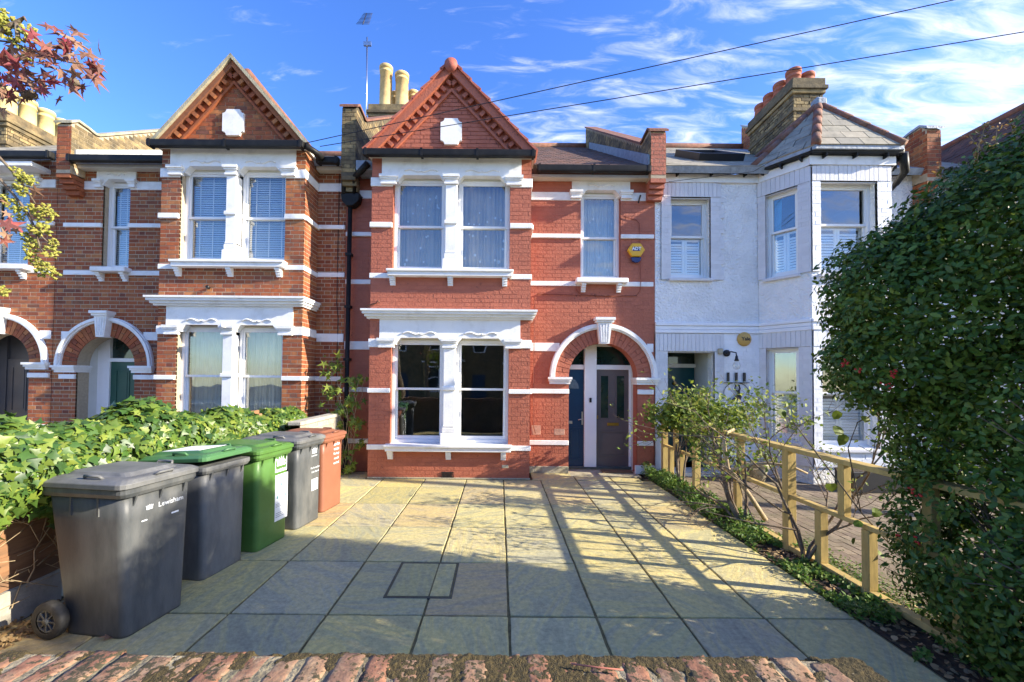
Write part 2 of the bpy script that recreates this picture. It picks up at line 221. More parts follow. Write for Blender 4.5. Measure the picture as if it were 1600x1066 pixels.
# ---------------------------------------------------------------- object helpers
WL = {}
def empty(name, loc, label, cat, group=None):
    o = bpy.data.objects.new(name, None); COL.objects.link(o); o.location = loc; o.empty_display_size = .1
    WL[o.name] = Vector(loc); tag(o, label, cat, group); return o
def tag(o, label=None, cat=None, group=None, kind=None):
    if label: o['label'] = label
    if cat: o['category'] = cat
    if group: o['group'] = group
    if kind: o['kind'] = kind
    return o
def link(name, me, parent=None, loc=(0, 0, 0), rot=None, kind=None, label=None):
    """loc is a world position"""
    o = bpy.data.objects.new(name, me); COL.objects.link(o); loc = Vector(loc)
    WL[o.name] = loc
    if parent is not None: o.parent = parent; o.location = loc - WL[parent.name]
    else: o.location = loc
    if rot is not None: o.rotation_euler = rot
    if kind: o['kind'] = kind
    if label: o['label'] = label
    return o
class MB:
    def __init__(s): s.v = []; s.f = []; s.sm = []
    def add(s, vs, fs, smooth=False):
        k = len(s.v); s.v += [tuple(v) for v in vs]; s.f += [tuple(i+k for i in f) for f in fs]; s.sm += [smooth]*len(fs); return s
    def box(s, x0, x1, y0, y1, z0, z1, M=None):
        vs = [(x0, y0, z0), (x1, y0, z0), (x1, y1, z0), (x0, y1, z0), (x0, y0, z1), (x1, y0, z1), (x1, y1, z1), (x0, y1, z1)]
        if M is not None: vs = [M @ Vector(v) for v in vs]
        return s.add(vs, [(0, 3, 2, 1), (4, 5, 6, 7), (0, 1, 5, 4), (1, 2, 6, 5), (2, 3, 7, 6), (3, 0, 4, 7)])
    def fbox(s, P, u0, u1, v0, v1, d0, d1):
        """box in a face frame P(u,v,d)"""
        vs = [P(u0, v0, d0), P(u1, v0, d0), P(u1, v1, d0), P(u0, v1, d0), P(u0, v0, d1), P(u1, v0, d1), P(u1, v1, d1), P(u0, v1, d1)]
        return s.add(vs, [(0, 3, 2, 1), (4, 5, 6, 7), (0, 1, 5, 4), (1, 2, 6, 5), (2, 3, 7, 6), (3, 0, 4, 7)])
    def prism(s, poly, P, d0, d1):
        """polygon of (u,v) extruded from d0 to d1 through P(u,v,d)"""
        n = len(poly); vs = [P(u, v, d0) for u, v in poly]+[P(u, v, d1) for u, v in poly]
        fs = [tuple(range(n-1, -1, -1)), tuple(range(n, 2*n))]+[(i, (i+1) % n, n+(i+1) % n, n+i) for i in range(n)]
        return s.add(vs, fs)
    def tube(s, pts, r, n=6, cap=True):
        pts = [Vector(p) for p in pts]; k = len(pts); rs = r if isinstance(r, (list, tuple)) else [r]*k
        vs = []; up = Vector((0, 0, 1))
        for i, p in enumerate(pts):
            d = (pts[min(i+1, k-1)]-pts[max(i-1, 0)])
            if d.length < 1e-7: d = Vector((0, 0, 1))
            d.normalize(); a = d.cross(up if abs(d.z) < .95 else Vector((1, 0, 0))).normalized(); b = d.cross(a)
            for j in range(n):
                t = 2*math.pi*j/n; vs.append(p+(a*math.cos(t)+b*math.sin(t))*rs[i])
        fs = [(i*n+j, i*n+(j+1) % n, (i+1)*n+(j+1) % n, (i+1)*n+j) for i in range(k-1) for j in range(n)]
        if cap: fs += [tuple(range(n-1, -1, -1)), tuple((k-1)*n+j for j in range(n))]
        return s.add(vs, fs, True)
    def lathe(s, prof, c=(0, 0, 0), n=16, M=None, cap=True):
        vs = []; c = Vector(c)
        for r, z in prof:
            for j in range(n):
                t = 2*math.pi*j/n; v = Vector((r*math.cos(t), r*math.sin(t), z))
                vs.append((M @ v if M is not None else v)+c)
        k = len(prof)
        fs = [(i*n+j, i*n+(j+1) % n, (i+1)*n+(j+1) % n, (i+1)*n+j) for i in range(k-1) for j in range(n)]
        if cap: fs += [tuple(range(n-1, -1, -1)), tuple((k-1)*n+j for j in range(n))]
        return s.add(vs, fs, True)
    def loft(s, rings):
        n = len(rings[0]); vs = [p for r in rings for p in r]; k = len(rings)
        fs = [(i*n+j, i*n+(j+1) % n, (i+1)*n+(j+1) % n, (i+1)*n+j) for i in range(k-1) for j in range(n)]
        s.add(vs, fs, False); base = len(s.v)-len(vs)
        s.f += [tuple(base+j for j in range(n-1, -1, -1)), tuple(base+(k-1)*n+j for j in range(n))]; s.sm += [False, False]; return s
    def mesh(s, name, m, org=(0, 0, 0), bevel=0, seg=1):
        me = bpy.data.meshes.new(name); o = Vector(org)
        me.from_pydata([Vector(v)-o for v in s.v], [], s.f)
        me.polygons.foreach_set('use_smooth', s.sm)
        if m: me.materials.append(m)
        if bevel:
            b = bmesh.new(); b.from_mesh(me); bmesh.ops.remove_doubles(b, verts=b.verts, dist=1e-5)
            es = [e for e in b.edges if len(e.link_faces) == 2 and e.calc_face_angle(0) > .6]
            bmesh.ops.bevel(b, geom=es, offset=bevel, segments=seg, affect='EDGES', profile=.7, clamp_overlap=True); b.to_mesh(me); b.free()
        me.update(); return me
    def build(s, name, m, parent=None, org=None, kind=None, label=None, bevel=0, seg=1):
        if org is None:
            a = np.array([tuple(v) for v in s.v]); org = Vector(((a[:, 0].min()+a[:, 0].max())/2, (a[:, 1].min()+a[:, 1].max())/2, a[:, 2].min()))
        return link(name, s.mesh(name, m, org, bevel, seg), parent, org, None, kind, label)
def frame(O, U, V, Nn):
    O, U, V, Nn = map(Vector, (O, U, V, Nn))
    return lambda u, v, d: O+U*u+V*v+Nn*d
ZP = (0, 0, 1)
def front(Y): return frame((0, Y, 0), (1, 0, 0), ZP, (0, -1, 0))     # u=x v=z d=towards the street
def rect(a, b, v0, v1): return lambda v: [(a, b)] if v0 < v < v1 else []
def arch(c, sp, r, v0=-9):
    def h(v):
        if v < v0 or v > sp+r: return []
        if v <= sp: return [(c-r, c+r)]
        q = math.sqrt(r*r-(v-sp)**2); return [(c-q, c+q)]
    return h
def subtract(iv, hs):
    for a, b in hs:
        o = []
        for x, y in iv:
            if b <= x or a >= y: o.append((x, y)); continue
            if a > x: o.append((x, a))
            if b < y: o.append((b, y))
        iv = o
    return iv
CAMP = Vector((0, 0, EYE))
def brickwork(parent, P, lim, v0, v1, holes, mb, mm, nind=0, thick=.25, Lb=.215, Hb=.1025, gap=.01, course=.075, bond='flemish', proud=.005, jit=.002, depth=.03, wname='wall', bname='brick', bricks=True, vstep=None, shift=0, back=True, wpart=None):
    """wall body in strips plus one raised box per brick. lim(v)->(u0,u1)"""
    limf = lim if callable(lim) else (lambda v: lim)
    def ints(v):
        a, b = limf(v)
        if b <= a: return []
        iv = [(a, b)]
        for h in holes: iv = subtract(iv, h(v))
        return iv
    wall = wpart
    if back:
        w = MB(); st = vstep or course/2; v = v0; runs = []
        while v < v1-1e-6:
            e = min(v+st, v1); iv = ints((v+e)/2)
            if runs and runs[-1][2] == iv: runs[-1][1] = e
            else: runs.append([v, e, iv])
            v = e
        for a, b, iv in runs:
            for x, y in iv: w.fbox(P, x, y, a, b, -thick, 0)
        wall = w.build(wname, mm, parent)
    if not bricks: return wall
    full = {}; rest = MB(); cands = []; k = 0; v = v0
    while v < v1-.02:
        top = min(v+course-gap, v1); iv = ints((v+top)/2)
        if bond == 'flemish': seq = [Lb, Hb]; off = (-(Hb+gap)*1.5 if k % 2 else 0)
        else: seq = [Lb]; off = (-(Lb+gap)/2 if k % 2 else 0)
        off += shift
        for x, y in iv:
            per = sum(seq)+gap*len(seq); u = math.floor((x-off)/per)*per+off; i = 0
            while u < y:
                ln = seq[i % len(seq)]; a, b = max(u, x), min(u+ln, y)
                if a-x < gap+.014: a = x
                if y-b < gap+.014: b = y
                if b-a > .008:
                    if abs(b-a-ln) < .001 and top-v > course-gap-.001: cands.append((a, b, v, top, i % len(seq)))
                    else: rest.fbox(P, a, b, v, top, -depth, proud+random.uniform(-jit, jit))
                u += ln+gap; i += 1
        v += course; k += 1
    cands.sort(key=lambda c: (P((c[0]+c[1])/2, (c[2]+c[3])/2, 0)-CAMP).length)
    for c in cands[nind:]: rest.fbox(P, c[0], c[1], c[2], c[3], -depth, proud+random.uniform(-jit, jit))
    O0 = P(0, 0, 0); U = P(1, 0, 0)-O0; V = P(0, 1, 0)-O0; Nn = P(0, 0, 1)-O0
    Q = lambda u, v, d: U*u+V*v+Nn*d
    for key, ln in enumerate(seq):
        for q in range(4):
            t = MB(); j = lambda: random.uniform(-.0015, .0015)
            vs = [(-ln/2+j(), -(course-gap)/2+j()), (ln/2+j(), -(course-gap)/2+j()), (ln/2+j(), (course-gap)/2+j()), (-ln/2+j(), (course-gap)/2+j())]
            t.prism(vs, Q, -depth, proud+random.uniform(-jit, jit)); full[(key, q)] = t.mesh(bname, mb)
    for i, c in enumerate(cands[:nind]):
        link(bname, full[(c[4], random.randrange(4))], wall, P((c[0]+c[1])/2, (c[2]+c[3])/2, 0))
    if rest.v: rest.build(bname, mb, wall, kind='stuff')
    return wall
def text(s, size, parent, M, m, name='lettering', extrude=.001, align='CENTER', bold=0):
    cu = bpy.data.curves.new(name, 'FONT'); cu.body = s; cu.size = size; cu.extrude = extrude; cu.align_x = align; cu.align_y = 'CENTER'; cu.offset = bold; cu.resolution_u = 2
    ob = bpy.data.objects.new(name, cu); me = bpy.data.meshes.new_from_object(ob); bpy.data.objects.remove(ob); bpy.data.curves.remove(cu)
    me.name = name; me.materials.clear(); me.materials.append(m); me.transform(M.to_3x3().to_4x4())
    return link(name, me, parent, M.translation)
# ---------------------------------------------------------------- leaves
LEAF = {
 'oval': (np.array([(0, 0, 0), (.24, .35, .05), (0, .4, -.02), (-.24, .35, .05), (.2, .75, .03), (0, .78, -.03), (-.2, .75, .03), (0, 1, -.05)]), [(0, 1, 2), (0, 2, 3), (1, 4, 5, 2), (2, 5, 6, 3), (4, 7, 5), (5, 7, 6)]),
 'small': (np.array([(0, 0, 0), (.28, .45, .06), (0, .5, -.03), (-.28, .45, .06), (0, 1, -.04)]), [(0, 1, 2), (0, 2, 3), (1, 4, 2), (2, 4, 3)]),
}
def lobed(pts):
    v = [(0, .28, .0)]+[(x, y, -.10*abs(x)-.05*y) for x, y in pts]; n = len(pts)
    return np.array(v), [(0, i+1, (i+1) % n+1) for i in range(n)]
LEAF['ivy'] = lobed([(0, 0), (.30, -.06), (.28, .16), (.55, .28), (.26, .46), (.16, .62), (0, 1.0), (-.16, .62), (-.26, .46), (-.55, .28), (-.28, .16), (-.30, -.06)])
LEAF['star'] = lobed([(0, 0), (.35, -.15), (.16, .18), (.62, .42), (.15, .42), (0, 1.05), (-.15, .42), (-.62, .42), (-.16, .18), (-.35, -.15)])
LEAF['round'] = lobed([(0, 0), (.34, .05), (.48, .35), (.36, .7), (0, 1.0), (-.36, .7), (-.48, .35), (-.34, .05)])
def leaf_mats(n, nrm, spread=.6, hang=0.):
    """n rotation matrices, leaf plane roughly facing nrm (n,3)"""
    z = nrm+np.random.normal(0, spread, (n, 3)); z /= np.linalg.norm(z, axis=1)[:, None]+1e-9
    y = np.random.normal(0, 1, (n, 3)); y[:, 2] -= hang; y -= z*(y*z).sum(1)[:, None]; y /= np.linalg.norm(y, axis=1)[:, None]+1e-9
    x = np.cross(y, z); return np.stack([x, y, z], 2)
def foliage(parent, kind, pos, Rm, size, m, nind=0, name='leaf', pname='foliage'):
    tv, tf = LEAF[kind]; pos = np.asarray(pos, float); n = len(pos); size = np.asarray(size, float)*np.ones(n)
    order = np.argsort(np.linalg.norm(pos-np.array(CAMP), axis=1)); idx = order[:nind]; rest = order[nind:]
    if nind:
        vs = []
        for q in range(4):
            me = bpy.data.meshes.new(name); t = tv.copy(); t[:, 2] += np.random.uniform(-.06, .06, len(t)); t *= .9+.1*q
            me.from_pydata([tuple(v) for v in t], [], tf); me.materials.append(m); vs.append(me)
        for i in idx:
            o = link(name, vs[random.randrange(4)], parent, pos[i]); o.rotation_euler = Matrix(Rm[i].tolist()).to_euler(); o.scale = (size[i],)*3
    if len(rest):
        k = len(tv); co = (np.einsum('nij,kj->nki', Rm[rest], tv)*size[rest][:, None, None]+pos[rest][:, None, :]).reshape(-1, 3)
        org = Vector(pos[rest].mean(0)); co = co-np.array(org)
        loops = np.concatenate([np.array(f) for f in tf]); ls = np.array([len(f) for f in tf]); nr = len(rest)
        al = (loops[None, :]+(np.arange(nr)*k)[:, None]).ravel(); tot = np.tile(ls, nr); st = np.concatenate([[0], np.cumsum(tot)[:-1]])
        me = bpy.data.meshes.new(pname); me.vertices.add(len(co)); me.vertices.foreach_set('co', co.ravel().astype(np.float32))
        me.loops.add(len(al)); me.loops.foreach_set('vertex_index', al.astype(np.int32)); me.polygons.add(len(tot))
        me.polygons.foreach_set('loop_start', st.astype(np.int32)); me.polygons.foreach_set('loop_total', tot.astype(np.int32))
        me.update(calc_edges=True); me.materials.append(m)
        return link(pname, me, parent, org, kind='stuff')
# ================================================================= SETTING
g = MB(); g.box(-60, 60, -60, 120, -.4, -.06); g.build('ground', M_soil, None, (0, 0, 0), kind='structure')
j = MB(); j.box(-3.49, 2.735, 1.2, 7.6, -.06, -.012); j.build('driveway', M_joint, None, (0, 4, 0), kind='structure')
drive = bpy.data.objects['driveway']
cols = [-3.48, -2.77, -2.03, -1.29, -.56, .09, .75, 1.39, 2.03, 2.72]
rows = [1.3, 2.27, 3.19, 4.10, 5.06, 5.98, 6.88, 7.40]
def slab(x0, x1, y0, y1):
    t = MB(); g = .0105; e = lambda: random.uniform(-.004, .004); pts = []
    for (xa, ya, xb, yb) in ((x0+g, y0+g, x1-g, y0+g), (x1-g, y0+g, x1-g, y1-g), (x1-g, y1-g, x0+g, y1-g), (x0+g, y1-g, x0+g, y0+g)):
        for k in range(6): q = k/6; pts.append((xa+(xb-xa)*q+e(), ya+(yb-ya)*q+e()))
    h = random.uniform(-.002, .002); t.prism(pts, lambda u, v, d: Vector((u, v, d)), -.04, h)
    me = t.mesh('paving_slab', M_slab, ((x0+x1)/2, (y0+y1)/2, 0), .004); link('paving_slab', me, drive, ((x0+x1)/2, (y0+y1)/2, 0))
for a in range(len(cols)-1):
    for b in range(len(rows)-1): slab(cols[a], cols[a+1], rows[b], rows[b+1])
for x0, x1 in ((.60, 1.39), (1.39, 2.03), (2.03, 2.56)): slab(x0, x1, 7.42, 7.96)
slab(-2.95, -2.36, 7.42, 7.94)
pf = MB(); pf.box(.6, 2.62, 7.4, 7.97, -.06, -.012); pf.box(-3, -2.33, 7.4, 7.97, -.06, -.012); pf.build('path', M_joint, None, kind='structure')
# neighbour's block paving to the right
nd = MB(); nd.box(3.2, 9.0, 1.2, 8.7, -.06, -.012); nb = nd.build('neighbour_driveway', M_joint, None, (6, 5, -.06), kind='structure')
brickwork(nb, frame((0, 0, -.012), (0, 1, 0), (1, 0, 0), (0, 0, 1)), (1.25, 8.7), 3.22, 8.9, [], M_block, M_joint, nind=300, gap=.008, Lb=.2, Hb=.1, course=.108, bond='stretcher', proud=.010, jit=.003, back=False, wpart=nb, bname='block_paver', depth=.01)
# neighbour's front ground on the left, behind the ivy
nl = MB(); nl.box(-12, -3.75, 1.2, 8.2, -.06, -.01); nl.build('left_garden_path', M_pave, None, kind='structure')
# street behind the camera
st = MB(); st.box(-40, 40, -3.2, .93, -.06, .0); st.build('pavement', M_pave, None, kind='structure')
st = MB(); st.box(-40, 40, -10.5, -3.2, -.16, -.1); st.build('road', M_asph, None, kind='structure')
st = MB(); st.box(-40, 40, -3.32, -3.2, -.1, .012); st.box(-40, 40, -10.62, -10.5, -.1, .012); st.build('kerb', M_conc, None, kind='structure')
st = MB(); st.box(-40, 40, -15, -10.62, -.06, .0); st.build('far_pavement', M_pave, None, kind='structure')
# bed
bd = MB(); bd.box(2.74, 3.19, 1.2, 7.97, -.05, -.004); bed = bd.build('soil_bed', M_soil, None, kind='structure')
bd = MB(); bd.box(-3.75, -3.485, 1.2, 7.9, -.05, -.006); bd.build('soil_strip', M_soil, None, kind='structure')

# ================================================================= HOUSE PIECES
def ring(x0, x1, z0, z1, P, m, w, d0, d1):
    m.fbox(P, x0, x1, z0, z0+w, d0, d1); m.fbox(P, x0, x1, z1-w, z1, d0, d1)
    m.fbox(P, x0, x0+w, z0+w, z1-w, d0, d1); m.fbox(P, x1-w, x1, z0+w, z1-w, d0, d1)
def sash(parent, P, x0, x1, z0, z1, zm, d=-.1, fill=None, fmat=None, fw=.045, name='window', dots=0, gap=None):
    m = MB(); ring(x0, x1, z0, z1, P, m, fw, d-.1, d)
    a, b = x0+fw+.001, x1-fw-.001; s = .038
    ring(a, b, zm-.018, z1-fw-.001, P, m, s, d-.05, d-.015)          # upper sash
    ring(a+.002, b-.002, z0+fw+.001, zm+.016, P, m, s, d-.088, d-.054)   # lower sash, behind
    m.fbox(P, a, b, z0+fw, z0+fw+.07, d-.09, d-.05)
    w = m.build(name, M_white2, parent, P((x0+x1)/2, z0, d))
    for (v0, v1, dd) in ((zm+.02, z1-fw-s, d-.032), (z0+fw+.07, zm-.022, d-.07)):
        g = MB(); g.fbox(P, a+s-.004, b-s+.004, v0-.002, v1+.002, dd-.004, dd); g.build('pane', M_glass, w)
    if fill == 'curtain':
        c = MB(); vs = []; n = int((b-a)/.012); fr = random.uniform(.9, 1.2)
        for i in range(n+1):
            u = a+(b-a)*i/n
            if gap and gap[0] < (u-a)/(b-a) < gap[1]: pass
            q = .018*math.sin(u*95*fr+1.5*math.sin(u*17))+.01*math.sin(u*43)
            vs += [P(u, z0+.03, d-.2+q), P(u+.012*math.sin(u*30), z1-.03, d-.2+q*.7)]
        fs = [(2*i, 2*i+2, 2*i+3, 2*i+1) for i in range(n) if not (gap and gap[0] < i/n < gap[1])]
        c.add(vs, fs, True); c.build('curtain', fmat or M_curt, w)
        if dots:
            t = MB()
            for i in range(dots):
                u = random.uniform(a+.05, b-.05); v = random.uniform(z0+.12, z1-.1); r = random.uniform(.014, .026); k = 7
                ps = [(u+r*math.cos(6.283*q/k)*random.uniform(.7, 1.1), v+r*math.sin(6.283*q/k)*1.2) for q in range(k)]
                t.prism(ps, P, d-.166, d-.164)
            t.build('curtain_dots', M_dot, w)
    elif fill == 'blind':
        t = MB(); n = int((z1-z0-.1)/.042)
        for i in range(n):
            v = z0+.06+i*.042
            t.add([P(a+.02, v, d-.125), P(b-.02, v, d-.125), P(b-.02, v+.040, d-.150), P(a+.02, v+.040, d-.150)], [(0, 1, 2, 3)])
        t.build('blind', fmat or M_blind, w)
        t = MB()
        for q in (.18, .5, .82): u = a+(b-a)*q; t.fbox(P, u-.009, u+.009, z0+.05, z1-.05, d-.122, d-.12)
        t.build('blind_tape', M_white2, w)
    elif fill == 'shutter':
        zt = zm-.01
        for x, y in ((a+.005, (a+b)/2-.003), ((a+b)/2+.003, b-.005)):
            t = MB(); ring(x, y, z0+.03, zt, P, t, .045, d-.15, d-.12); n = int((zt-z0-.14)/.052)
            for i in range(n):
                v = z0+.08+i*.052; t.add([P(x+.04, v, d-.118), P(y-.04, v, d-.118), P(y-.04, v+.045, d-.14), P(x+.04, v+.045, d-.14)], [(0, 1, 2, 3)])
            t.build('shutter', M_shut, w)
    return w
def capital(m, P, x0, x1, zt, h=.16, pr=.10, base=0.):
    m.fbox(P, x0, x1, zt-h*.3, zt, base, base+pr)
    m.fbox(P, x0+.012, x1-.012, zt-h*.48, zt-h*.3, base, base+pr*.8)
    m.fbox(P, x0+.03, x1-.03, zt-h*.8, zt-h*.48, base, base+pr*.6); m.fbox(P, x0+.02, x1-.02, zt-h, zt-h*.8, base, base+pr*.7)
def bracket(m, P, x, zt, w=.09, h=.15, pr=.13):
    for i in range(4): m.fbox(P, x-w/2, x+w/2, zt-h*(i+1)/4, zt-h*i/4-.002, 0, pr*(1-.22*i))
def scroll(m, P, xc, hw, z, r=.015, d=.034):
    for s in (-1, 1):
        pts = []
        for i in range(13):
            t = i/12; pts.append(P(xc+s*hw*(1-t), z+.030*math.sin(t*math.pi*1.5)+(.035*max(0, t-.8)/.2), d))
        m.tube(pts, r, 5)
def frieze(m, P, x0, x1, zlo, zhi, lights, zh, ch=.09, d=.03):
    """white panel; over each light its lower edge rises with cut corners from zlo to zh"""
    poly = [(x0, zhi), (x0, zlo)]
    for a, b in lights: poly += [(a, zlo), (a+.004, zlo+.03), (a+ch, zh), (b-ch, zh), (b-.004, zlo+.03), (b, zlo)]
    poly += [(x1, zlo), (x1, zhi)]; m.prism(poly[::-1], P, -.12, d)
def bay_window(parent, P, c, k, z, fills, lower=False, s=1.):
    """z: dict zt cap top, g0/g1 glass bottom/top, zm meeting, sill top, fr frieze top"""
    hi = 1.055*k; ch = .145*k
    for sx in (-1, 1):
        m = MB(); a, b = sorted((c+sx*1.285*k, c+sx*.965*k)); capital(m, P, a, b, z['ct'], .165, .10); m.build('capital', M_white, parent)
    m = MB(); capital(m, P, c-ch, c+ch, z['ct'], .165, .13); m.build('capital', M_white, parent)
    m = MB(); frieze(m, P, c-1.255*k, c+1.255*k, z['ct']-.11, z['fr'], [(c-.955*k, c-ch+.015), (c+ch-.015, c+.955*k)], z['ct']+.012, ch=.085, d=.025)
    for q in (-1, 1): scroll(m, P, c+q*.55*k, .30*k, z['ct']+.085)
    m.build('frieze', M_white, parent)
    # column
    w = .105*k; m = MB(); cf = .02
    poly = lambda ww: [(c-ww, 0), (c+ww, 0)]
    m.fbox(P, c-w, c+w, z['st']+.30, z['ct']-.16, -.12, .055); m.fbox(P, c-w-.0, c+w+.0, z['st']+.30, z['st']+.34, -.10, .075)
    m.fbox(P, c-ch*1.02, c+ch*1.02, z['st'], z['st']+.20, -.12, .09); m.fbox(P, c-w*1.15, c+w*1.15, z['st']+.20, z['st']+.30, -.12, .075)
    m.fbox(P, c-w-.02, c+w+.02, z['zm']-.02, z['zm']+.05, -.12, .085)
    m.build('mullion_column', M_white, parent, bevel=.012)
    # head boards between frieze and window
    m = MB(); m.fbox(P, c-hi-.02, c+hi+.02, z['g1']+.05, z['ct']+.05, -.16, -.121); m.build('head_board', M_fascia, parent)
    # jamb boards
    for sx, (a, b) in ((-1, (c-hi, c-w-.0)), (1, (c+w, c+hi))):
        sash(parent, P, a+.002, b-.002, z['st']+.0, z['g1']+.06, z['zm'], -.13, fills[0 if sx < 0 else 1], fills[2], .05, dots=fills[3])
    m = MB(); m.fbox(P, c-1.12*k, c+1.12*k, z['st']-.045, z['st']-.002, -.14, .17); m.fbox(P, c-1.10*k, c+1.10*k, z['st']-.12, z['st']-.045, -.14, .14)
    sl = m.build('sill', M_white, parent, bevel=.008)
    for q in (-1.03, 0, .97):
        m = MB(); bracket(m, P, c+q*k, z['st']-.122, pr=.11); m.build('bracket', M_white, sl)
def bands(parent, P, segs, pr0=.02):
    for x0, x1, z0, z1, pr in segs:
        m = MB(); m.fbox(P, x0, x1, z0, z1, -.01, pr); m.build('white_band', M_white, parent, bevel=.006)
def arch_set(parent, P, c, sp, ro, ri, mb, key=True, nv=27, painted=False):
    hood = .105*ro/1.02
    n = 40
    for (r0, r1, d) in ((ro-hood, ro, .055), (ro-hood+.03, ro-.025, .085)):
        pass
    m = MB()
    def arc(r0, r1, d0, d1):
        for i in range(n):
            a, b = math.pi*i/n, math.pi*(i+1)/n
            m.prism([(c+r0*math.cos(a), sp+r0*math.sin(a)), (c+r1*math.cos(a), sp+r1*math.sin(a)), (c+r1*math.cos(b), sp+r1*math.sin(b)), (c+r0*math.cos(b), sp+r0*math.sin(b))], P, d0, d1)
    arc(ro-hood, ro, -.01, .05); arc(ro-hood+.028, ro-.018, .05, .085)
    m.build('arch_moulding', M_white, parent)
    ring_m = MB(); m = ring_m; arc(ri, ro-hood, -.26, -.006); vr = m.build('arch_ring', M_redback if painted else M_mortar, parent)
    for i in range(nv):
        a, b = math.pi*(i+.06)/nv, math.pi*(i+.94)/nv; r0, r1 = ri+.002, ro-hood-.004; rm = (r0+r1)/2
        for (q0, q1) in (((r0, rm-.006), (rm+.006, r1)) if i % 2 else ((r0, r1),)):
            t = MB(); t.prism([(c+q0*math.cos(a), sp+q0*math.sin(a)), (c+q1*math.cos(a), sp+q1*math.sin(a)), (c+q1*math.cos(b), sp+q1*math.sin(b)), (c+q0*math.cos(b), sp+q0*math.sin(b))], P, -.2, .012 if not painted else .006); t.build('brick', mb, vr)
    for sx in (-1, 1):
        a, b = sorted((c+sx*(ri-.05), c+sx*(ro+.03))); m = MB()
        m.fbox(P, a, b, sp-.045, sp-.001, -.26, .11); m.fbox(P, a+.015, b-.015, sp-.085, sp-.045, -.26, .085); m.fbox(P, a+.03, b-.03, sp-.135, sp-.085, -.26, .06)
        m.build('impost', M_white, parent)
    if key:
        zt = sp+ro+.10; zb = sp+ri-.02; kk = ro/1.02; m = MB()
        m.prism([(c-.085*kk, zb), (c+.085*kk, zb), (c+.135*kk, zt-.09), (c-.135*kk, zt-.09)], P, -.05, .14)
        m.fbox(P, c-.165*kk, c+.165*kk, zt-.09, zt-.05, -.02, .17); m.fbox(P, c-.185*kk, c+.185*kk, zt-.05, zt, -.02, .2)
        for q in (-.06, -.02, .02, .06):
            m.prism([(c+(q-.009)*kk, zb+.03), (c+(q+.009)*kk, zb+.03), (c+(q*1.4+.011)*kk, zt-.12), (c+(q*1.4-.011)*kk, zt-.12)], P, .14, .155)
        m.build('keystone', M_white, parent)
def door(parent, P, x0, x1, z0, z1, d, m_, panels=(), glazed=(), label=None, gm=None):
    m = MB(); m.fbox(P, x0, x1, z0, z1, d-.045, d)
    for a, b, e, f in panels: ring(a, b, e, f, P, m, .022, d, d+.012); m.fbox(P, a+.05, b-.05, e+.05, f-.05, d, d+.007)
    for a, b, e, f in glazed: ring(a, b, e, f, P, m, .02, d, d+.012)
    w = m.build('door', m_, parent, label=label)
    for a, b, e, f in glazed: g = MB(); g.fbox(P, a+.02, b-.02, e+.02, f-.02, d, d+.004); g.build('pane', gm or M_glassdark, w)
    return w
M_glassdark = mat('dark_leaded_glass', (.012, .03, .028), .06, .3, 6, spec=.7)
